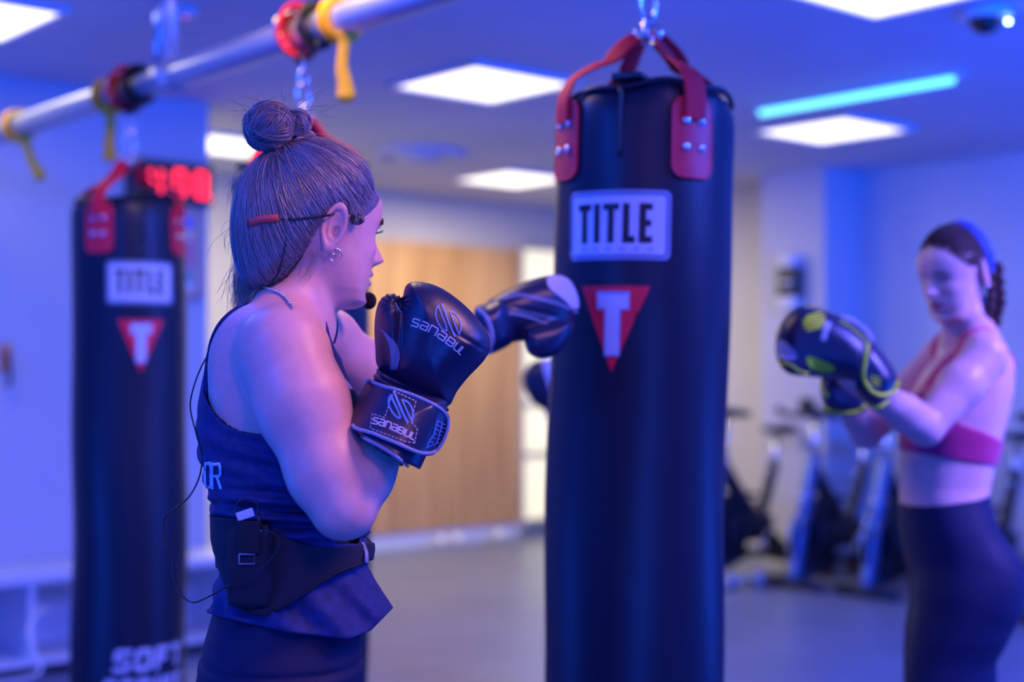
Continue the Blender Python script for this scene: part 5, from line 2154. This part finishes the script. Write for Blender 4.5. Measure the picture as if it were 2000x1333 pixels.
V, F = surfnet(w2.skin, axis_grid(.60, 1.22, .006, (H2[0] - .12, H2[0] + .12), .0032), axis_grid(2.90, 3.64, .006, (H2[1] - .12, H2[1] + .12), .0032),
               np.unique(np.round(np.concatenate([axis_grid(-.01, .70, .014), axis_grid(.71, 1.38, .007), axis_grid(1.385, 1.70, .0030)]), 5)))
p2 = fastmesh('person', V, F, M['skin'], None, loc=np.array([1.08, 3.34, 0]), vcol=skin_colors(w2, V, (.74, .42, .36), lip=(.50, .12, .16), closed=True))
tag(p2, 'woman with a dark braid, crimson sports bra and navy leggings looking down at her gloves', 'person')


def zy2(y): return P(1000, y, 3.32)[2]


def col2(p):
    lx, ly = w2.tlocal(p)
    cx = np.interp(p[:, 2], w2.tz, w2.tcx)
    return 1000 + FPX * (cx - lx) / w2.tD, lx, ly


def bra(p):
    f = w2.torso(p, .0045)
    col, lx, ly = col2(p)
    z = p[:, 2]
    zb = np.interp(col, [1760, 1945], [zy2(880), zy2(912)])
    f = smax(f, zb - z, .004)
    curve = np.interp(col, [1765, 1800, 1840, 1880, 1920, 1965], [zy2(735), zy2(775), zy2(825), zy2(838), zy2(855), zy2(872)])
    ay = np.abs(ly)
    out = np.minimum(ay - np.where(lx > 0, .112, .028 + .05 * sstep(z, zy2(760), zy2(680))), z - curve)
    f = smax(f, out, .005)
    neckf = np.minimum(np.minimum(.026 + .16 * (z - zy2(790)) - ay, z - zy2(805)), lx - .0)
    f = smax(f, neckf, .005)
    ncirc = .060 - np.linalg.norm((p - w2.N0)[:, :2], axis=1)
    f = smax(f, np.minimum(ncirc, z - zy2(760)), .004)
    return smax(f, z - 1.40, .003)


M['crimson'] = mat('crimson_fabric', (.50, .012, .13), .7, noise=.12, nscale=120, sheen=.2)
V, F = surfnet(bra, axis_grid(.85, 1.22, .004), axis_grid(3.08, 3.58, .004), axis_grid(1.06, 1.42, .004), relax=2.2)
fastmesh('sports_bra', V, F, M['crimson'], p2)['label'] = 'crimson racerback sports bra'


def legg2(p):
    f = w2.trunk(p, .0040)
    z = p[:, 2]
    zt = np.interp(p[:, 0], [.90, 1.10], [zy2(985), zy2(962)])
    f = smax(f, z - zt, .004)
    return smax(f, .09 - z, .003)


V, F = surfnet(legg2, axis_grid(.80, 1.25, .006), axis_grid(3.02, 3.66, .006), axis_grid(.08, 1.06, .007), relax=2.0)
fastmesh('leggings', V, F, M['legging'], p2)
for (q, yy) in ((A(1870, 1790, 3.24)[0], 3.24), (A(1930, 1700, 3.52)[0], 3.52)):
    def shoe2(p, x=q, y=yy):
        f = cone(p, (x + .03, y, .045), (x - .15, y - .02, .035), .046, .040)
        f = smin(f, cone(p, (x, y, .05), (x, y, .10), .045, .043), .03)
        return smax(smax(f, .002 - p[:, 2], .004), p[:, 2] - .105, .003)
    V, F = surfnet(shoe2, axis_grid(q - .22, q + .12, .008), axis_grid(yy - .1, yy + .08, .008), axis_grid(0, .13, .008))
    fastmesh('shoe', V, F, M['shoe'], p2)

# hair of the second woman: slicked back, braid, headband


def zl2(x): return np.interp(x, [-.13, -.085, -.06, -.045, -.03, -.018, .0, .02, .035, .05, .066, .078, .09], [-.06, -.058, -.050, -.040, -.020, .020, .030, .022, .026, .040, .062, .080, .115])


def vol2(q): return ell(q, (-.006, 0, .034), (.100, .078, .092))


def cap2(p):
    q = w2.hq(p)
    f = vol2(q) + .001 + .008 * (1 - sstep(q[:, 2] - zl2(q[:, 0]), -.004, .03))
    return smax(f, zl2(q[:, 0]) - q[:, 2], .005) * w2.hs


V, F = surfnet(cap2, axis_grid(H2[0] - .13, H2[0] + .13, .004), axis_grid(H2[1] - .13, H2[1] + .13, .004), axis_grid(H2[2] - .12, H2[2] + .16, .004))
M['haircap2'] = mat('auburn_hair', (.045, .014, .012), .55, spec=.3)
hair2 = fastmesh('hair', V, F, M['haircap2'], p2)
line2 = [(.078, 0, .082), (.072, -.03, .074), (.058, -.055, .050), (.036, -.070, .026), (.014, -.076, .022), (-.008, -.078, .030), (-.028, -.072, .0), (-.044, -.064, -.024), (-.064, -.04, -.040), (-.08, 0, -.048)]
full2 = line2 + [(a, -b, c) for a, b, c in line2[::-1][1:-1]]
loop2 = spline(full2 + [full2[0]], 300)
M['hairB'] = mat('auburn_strands', (.05, .02, .02), .55, vcol='Col', spec=.3)
st = make_strands(1500, 10, vol2, loop2, np.array([-.098, 0, .045]), 0.0, .0008, .6, 77)
hair_tubes('hair_strands', to_world(w2, st.reshape(-1, 3)).reshape(st.shape), np.full(len(st), .0008), hair_cols(len(st), 15, lo=(.018, .007, .006), hi=(.07, .028, .022)), M['hairB'], hair2)
# braid
br = spline([wl2 for wl2 in (to_world(w2, np.array([(-.095, 0, .045)]))[0], P(1938, 525, 3.30), P(1941, 560, 3.28), P(1944, 590, 3.27), P(1938, 615, 3.27), P(1934, 645, 3.27))], 60)
mb = MB()
for i in range(0, 54, 4):
    s_ = 1 if (i // 4) % 2 else -1
    c = br[i] + np.array([.0085 * s_, 0, 0])
    w_ = 1 - .25 * i / 54
    pts = [c + np.array([-.014 * s_ * w_, .002, .014]), c + np.array([.004 * s_, -.008, .002]), c + np.array([-.004 * s_, -.004, -.014]), c + np.array([-.018 * s_ * w_, .004, -.022])]
    MB_ = MB(); MB_.tube(spline(pts, 12), np.array([.006, .009, .0115, .0125, .013, .013, .0125, .012, .011, .009, .007, .004]) * w_, 10)
    mb.add(MB_.v, MB_.f)
mb.tube(br[50:], [.011] * 5 + [.006] * 5, 10)
mb.build('braid', M['haircap2'], hair2)
# headband
rg = []
for a in np.linspace(0, 2 * math.pi, 44, endpoint=False):
    d = np.array([-.30 * (math.sin(a)) - .42 + .42 * max(0, math.sin(a)), math.cos(a), math.sin(a)])
    d = np.array([-.34 + .20 * math.sin(a), math.cos(a) * .94, math.sin(a) * .94])
    d /= np.linalg.norm(d)
    r_ = surf_r(d[None], vol2)[0] + .0025
    rg.append(C0 + d * r_)
rg = to_world(w2, np.array(rg))
cen = rg.mean(0)
V = []; F = []
nn = len(rg)
tan_ = np.roll(rg, -1, 0) - np.roll(rg, 1, 0); tan_ /= np.linalg.norm(tan_, axis=1, keepdims=True)
for i in range(nn):
    o = rg[i] - cen; o /= np.linalg.norm(o)
    sd = np.cross(tan_[i], o)
    for (s_, h) in ((-1, -.002), (-1, .0012), (0, .003), (1, .0012), (1, -.002)):
        V.append(rg[i] + sd * s_ * .016 + o * h)
for i in range(nn):
    j = (i + 1) % nn
    for k in range(5):
        l = (k + 1) % 5
        F.append((i * 5 + k, i * 5 + l, j * 5 + l, j * 5 + k))
M['bluecloth'] = mat('royal_blue_fabric', (.01, .05, .32), .7)
obj('headband', V, F, M['bluecloth'], p2)
e2 = to_world(w2, np.array([(-.010, .080, -.036)]))[0]
prof = [(.004 * math.sin(a) + .0001, -.005 * math.cos(a)) for a in np.linspace(.05, 3.09, 8)]
MB().lathe(prof, c=e2, n=10).build('earring', M['chrome'], p2)

# her gloves
M['neon'] = mat('neon_yellow_trim', (.90, 1.0, .0), .5, noise=.05)
M['green'] = mat('green_panel', (.45, .80, .02), .5)
M['palepanel'] = mat('pale_panel', (.45, .50, .65), .5)
ND = 2.99
g1 = empty('boxing_glove', tuple(P(1715, 800, ND)), 0, 'near black glove with neon yellow trim and round emblem on the braided woman', 'boxing glove')
a1 = [(1514, 672), (1520, 640), (1538, 614), (1562, 598), (1590, 598), (1630, 612), (1668, 634), (1700, 664), (1712, 700), (1700, 740), (1680, 752), (1640, 742), (1600, 738), (1566, 734), (1538, 724), (1518, 704)]
a2 = [(1520, 700), (1560, 690), (1585, 700), (1592, 722), (1570, 735), (1535, 728)]
a3 = [(1690, 664), (1712, 676), (1740, 712), (1754, 740), (1748, 764), (1726, 792), (1708, 798), (1684, 782), (1662, 752), (1668, 700)]
q1 = Puff(a1, ND, .052, .062); q2 = Puff(a3, ND + .01, .036, .050); q3 = Puff(a2, ND - .03, .02, .03)
o1, bv1 = build_sdf('glove_body', lambda p: smin(q1(p), q3(p), .006), np.array(a1), ND, .08, .004, M['leather'], g1)
o2, bv2 = build_sdf('cuff', q2, np.array(a3), ND, .08, .004, M['leather2'], g1)
bb = [bv1, bv2]
def tubeon(name, pts, r, m, par, bvs, D, n=40):
    mb = MB(); mb.tube(spline([cast(x, y, bvs, .001, D)[0] for x, y in spline(pts, 24)], n), r, 8); return mb.build(name, m, par)
tubeon('neon_piping', [(1694, 672), (1690, 700), (1686, 735), (1700, 762), (1722, 772), (1742, 764), (1750, 748)], .0042, M['neon'], o2, bb, ND)
tubeon('neon_piping', [(1752, 744), (1748, 764), (1732, 784), (1714, 795), (1700, 792)], .0038, M['neon'], o2, bb, ND)
tubeon('neon_piping', [(1640, 628), (1660, 640), (1680, 655), (1692, 668)], .0022, M['neon'], o1, bb, ND)
tubeon('neon_piping', [(1520, 708), (1545, 714), (1560, 724), (1580, 730)], .0022, M['neon'], o1, bb, ND)
cast_print('thumb_panel', [poly_fill(smooth_poly([(1576, 696), (1600, 702), (1630, 716), (1622, 726), (1592, 724), (1578, 712)], 2), 6)], M['green'], bv1, o1, .0015, ND)
cast_print('pale_panel', [poly_fill(smooth_poly([(1519, 668), (1532, 666), (1552, 686), (1556, 700), (1535, 704), (1520, 696)], 2), 6)], M['palepanel'], bv1, o1, .0015, ND)
its = []
for k in range(5):
    y = 616 + k * 6.5
    h = math.sqrt(max(0, 1 - ((y - 629) / 17) ** 2)) * 20
    its.append(stroke2d([(1590 - h, y + 3), (1590 + h, y - 3)], 4.6, 5, 1))
cast_print('emblem', its, M['neon'], bv1, o1, .0015, ND)
cast_print('lettering', text_path('sanaBUL', bf(np.array([(1612., 666.), (1622., 630.)])), None, 9, SW, 1.8, 4, .34), M['silverprint'], bv1, o1, .0015, ND)
cast_print('strap_mark', [stroke2d([(1702, 735 + k * 7), (1718, 740 + k * 7)], 3, 5, 1) for k in range(3)], M['neon'], bv2, o2, .0015, ND)
FD2 = 3.17
g2 = empty('boxing_glove', tuple(P(1660, 815, FD2)), 0, 'far black and neon glove half hidden behind the near one of the braided woman', 'boxing glove')
b1 = [(1600, 640), (1640, 618), (1668, 624), (1702, 655), (1712, 690), (1704, 740), (1660, 765), (1615, 760), (1596, 700)]
b2_ = [(1606, 742), (1650, 740), (1700, 745), (1698, 790), (1682, 808), (1650, 814), (1616, 802), (1604, 775)]
r1 = Puff(b1, FD2, .05, .055); r2 = Puff(b2_, FD2 + .01, .036, .048)
o3, bv3 = build_sdf('glove_body', r1, np.array(b1), FD2, .08, .0045, M['leather'], g2)
o4, bv4 = build_sdf('cuff', r2, np.array(b2_), FD2, .08, .0045, M['leather2'], g2)
tubeon('neon_piping', [(1608, 796), (1630, 804), (1655, 806), (1676, 802), (1690, 790)], .0038, M['neon'], o4, [bv3, bv4], FD2)
tubeon('neon_piping', [(1604, 742), (1608, 760), (1618, 775)], .0030, M['neon'], o4, [bv3, bv4], FD2)
tubeon('pale_piping', [(1640, 622), (1664, 628), (1690, 648), (1702, 668)], .005, M['palepanel'], o3, [bv3, bv4], FD2)

# third person, hidden by the big bag except for a glove
off3 = np.array([-.51, 1.62, 0])
p3 = copy_tree(p2)
p3.location = (p2.location[0] + off3[0], p2.location[1] + off3[1], 0)
p3.scale = (1, 1, .95)
p3['label'] = 'third boxer standing behind the big bag, nearly all hidden, only glove and arm showing'
for ch in p3.children:
    if ch.name.startswith(('sports_bra', 'headband')):
        ch.data = ch.data.copy()
        ch.data.materials[0] = M['blackcloth'] if ch.name.startswith('sports') else M['crimson']
        if 'label' in ch: ch['label'] = 'black sports top'
TD = 4.62
g3 = empty('boxing_glove', tuple(P(1065, 800, TD)), 0, 'blurred dark glove with pale blue side sticking out left behind the big bag', 'boxing glove')
c1_ = [(1021, 748), (1026, 722), (1042, 706), (1066, 701), (1090, 704), (1120, 720), (1135, 750), (1120, 790), (1080, 805), (1055, 798), (1034, 778)]
o5, bv5 = build_sdf('glove_body', Puff(c1_, TD, .05, .055), np.array(c1_), TD, .08, .006, M['leather'], g3)
cast_print('pale_panel', [poly_fill([(1058, 704), (1084, 706), (1086, 760), (1076, 766), (1066, 735)], 6)], M['palepanel'], bv5, o5, .002, TD)
g4 = empty('wrist_wrap', tuple(P(1085, 830, TD)), 0, 'pink wrist wrap just below the blurred glove behind the big bag', 'wrist wrap')
M['pink'] = mat('pink_fabric', (.80, .15, .50), .8)
mb = MB(); mb.tube([P(1080, 792, TD + .02), P(1088, 812, TD + .03), P(1096, 832, TD + .05)], [.034, .036, .038], 14); mb.build('wrap', M['pink'], g4)
# ------------------------------------------------------------------ spinning bikes along the right wall
def make_bike():
    t = empty('exercise_bike', (0, 0, 0))
    m1, m2, m3 = M['bikeblack'], M['bikesilver'], M['chrome']
    mb = MB(); mb.tube([(.50, -.20, .04), (.50, .20, .04)], .03, 12); mb.build('front_foot', m1, t, local=True)
    mb = MB(); mb.tube([(-.48, -.20, .04), (-.48, .20, .04)], .03, 12); mb.build('rear_foot', m1, t, local=True)
    mb = MB(); mb.tube([(.50, 0, .05), (.05, 0, .16), (-.48, 0, .05)], 1, 12, flat=(.06, .05)); mb.build('base_beam', m1, t, local=True)
    mb = MB(); mb.tube(spline([(.50, 0, .05), (.44, 0, .30), (.36, 0, .60), (.30, 0, .80)], 14), 1, 12, flat=(.065, .075)); mb.build('front_fork', m2, t, local=True)
    mb = MB(); mb.tube(spline([(.32, 0, .72), (.10, 0, .46), (-.06, 0, .30), (-.30, 0, .12)], 20), 1, 12, flat=(.06, .10)); mb.build('main_frame', m1, t, local=True)
    mb = MB(); mb.tube(spline([(-.02, 0, .30), (-.12, 0, .50), (-.20, 0, .72)], 12), 1, 12, flat=(.055, .065)); mb.build('seat_tube', m1, t, local=True)
    # flywheel
    Rx = np.array([[1, 0, 0], [0, 0, -1], [0, 1, 0]], float)
    fw = MB().lathe([(.02, -.02), (.18, -.012), (.22, -.02), (.235, -.012), (.235, .012), (.22, .02), (.18, .012), (.02, .02)], c=(.30, 0, .30), n=40, R=Rx).build('flywheel', m1, t, local=True)
    mb = MB(); mb.tube([(.30 + .236 * math.cos(a), 0, .30 + .236 * math.sin(a)) for a in np.linspace(0, 2 * math.pi, 40, endpoint=False)], .006, 8, closed=True); mb.build('rim', m3, fw, local=True)
    MB().box((.10, .05, .31), (.42, .05, .16), bev=.024).build('chain_guard', m1, t, local=True)
    # posts
    hp = MB(); hp.tube([(.31, 0, .76), (.27, 0, 1.02)], .021, 12); hp.build('handlebar_post', m3, t, local=True)
    sp_ = MB(); sp_.tube([(-.18, 0, .66), (-.24, 0, .88)], .019, 12); sp_.build('seat_post', m3, t, local=True)
    kn = MB().lathe([(.001, 0), (.024, .004), (.024, .03), (.001, .036)], c=(.40, 0, .545), n=14, R=np.array([[0, 0, 1], [0, 1, 0], [-1, 0, 0]], float)).build('resistance_knob', m3, t, local=True)
    MB().box((.45, 0, .40), (.05, .07, .08), bev=.014).build('brake_cover', m3, t, local=True)
    MB().lathe([(.001, 0), (.018, .003), (.018, .02), (.001, .024)], c=(-.15, 0, .66), n=12, R=np.array([[0, 0, 1], [0, 1, 0], [-1, 0, 0]], float)).build('seat_knob', m3, t, local=True)
    # handlebar
    hb_ = MB()
    hb_.tube(spline([(.50, -.10, 1.08), (.42, -.18, 1.06), (.30, -.20, 1.04), (.24, -.12, 1.03), (.24, .12, 1.03), (.30, .20, 1.04), (.42, .18, 1.06), (.50, .10, 1.08)], 50), .0165, 10)
    hb_.build('handlebar', m1, t, local=True)
    hb_ = MB(); hb_.tube([(.24, 0, 1.03), (.40, 0, 1.07)], .018, 10); hb_.build('handlebar_stem', m1, t, local=True)
    MB().box((.36, 0, 1.10), (.03, .11, .08), bev=.01).build('console', m1, t, local=True)
    # saddle
    sd_f = lambda p: smin(ell(p, (-.32, 0, .92), (.09, .085, .034)), ell(p, (-.20, 0, .925), (.12, .036, .026)), .03)
    V, F = surfnet(sd_f, axis_grid(-.45, -.05, .012), axis_grid(-.12, .12, .012), axis_grid(.86, .98, .010))
    o = fastmesh('saddle', V, F, m1, None); o.parent = t
    # cranks
    for s_ in (-1, 1):
        mb = MB(); mb.tube([(-.02, s_ * .10, .31), (-.02 + .10 * s_, s_ * .115, .31 - .13 * s_)], .012, 8); cr_ = mb.build('crank', m3, t, local=True)
        MB().box((-.02 + .10 * s_, s_ * .155, .31 - .13 * s_), (.10, .085, .022), bev=.006).build('pedal', m1, cr_, local=True)
    MB().box((.05, 0, .52), (.10, .085, .03), bev=.008).build('bottle_cage', m1, t, local=True)
    return t


M['bikeblack'] = mat('bike_black', (.010, .012, .022), .4)
M['bikesilver'] = mat('bike_silver', (.16, .24, .46), .3, .6)
bk = make_bike()
spots = [(7.12, 5.84, 'exercise bike farthest left, its fork just right of the big bag'), (7.32, 5.30, 'second exercise bike from the left, fork below the neon gloves'),
         (7.38, 4.83, 'third exercise bike, its fork just left of the braided woman\'s waist'), (7.38, 4.30, 'exercise bike standing directly behind the braided woman'),
         (7.30, 3.70, 'exercise bike at the right edge behind the braided woman\'s back')]
for i, (u, v, lab) in enumerate(spots):
    o = bk if i == 0 else copy_tree(bk)
    c = G(u, v)
    o.location = c
    o.rotation_euler = (0, 0, RA + math.pi)
    tag(o, lab, 'exercise bike', 'exercise bikes along the right wall')
# dumbbells and mats low between the bikes
M['rubberbrown'] = mat('brown_rubber', (.20, .10, .08), .6)
for (u, v, lab, mm) in ((7.55, 5.50, 'reddish brown dumbbell on the floor between the first two bikes', M['rubberbrown']), (6.62, 5.52, 'small grey dumbbell on the floor in front of the bikes', M['steel'])):
    c = G(u, v)
    t = empty('dumbbell', tuple(c), .4, lab, 'dumbbell', 'dumbbells by the bikes')
    Ry = np.array([[0, 0, 1], [0, 1, 0], [-1, 0, 0]], float)
    mb = MB(); mb.tube([(-.07, 0, .06), (.07, 0, .06)], .016, 12); mb.build('handle', M['steel'], t, local=True)
    for s_ in (-1, 1):
        MB().lathe([(.02, -.04), (.055, -.034), (.06, 0), (.055, .034), (.02, .04)], c=(s_ * .10, 0, .06), n=6, R=Ry).build('weight', mm, t, local=True, smooth=False)
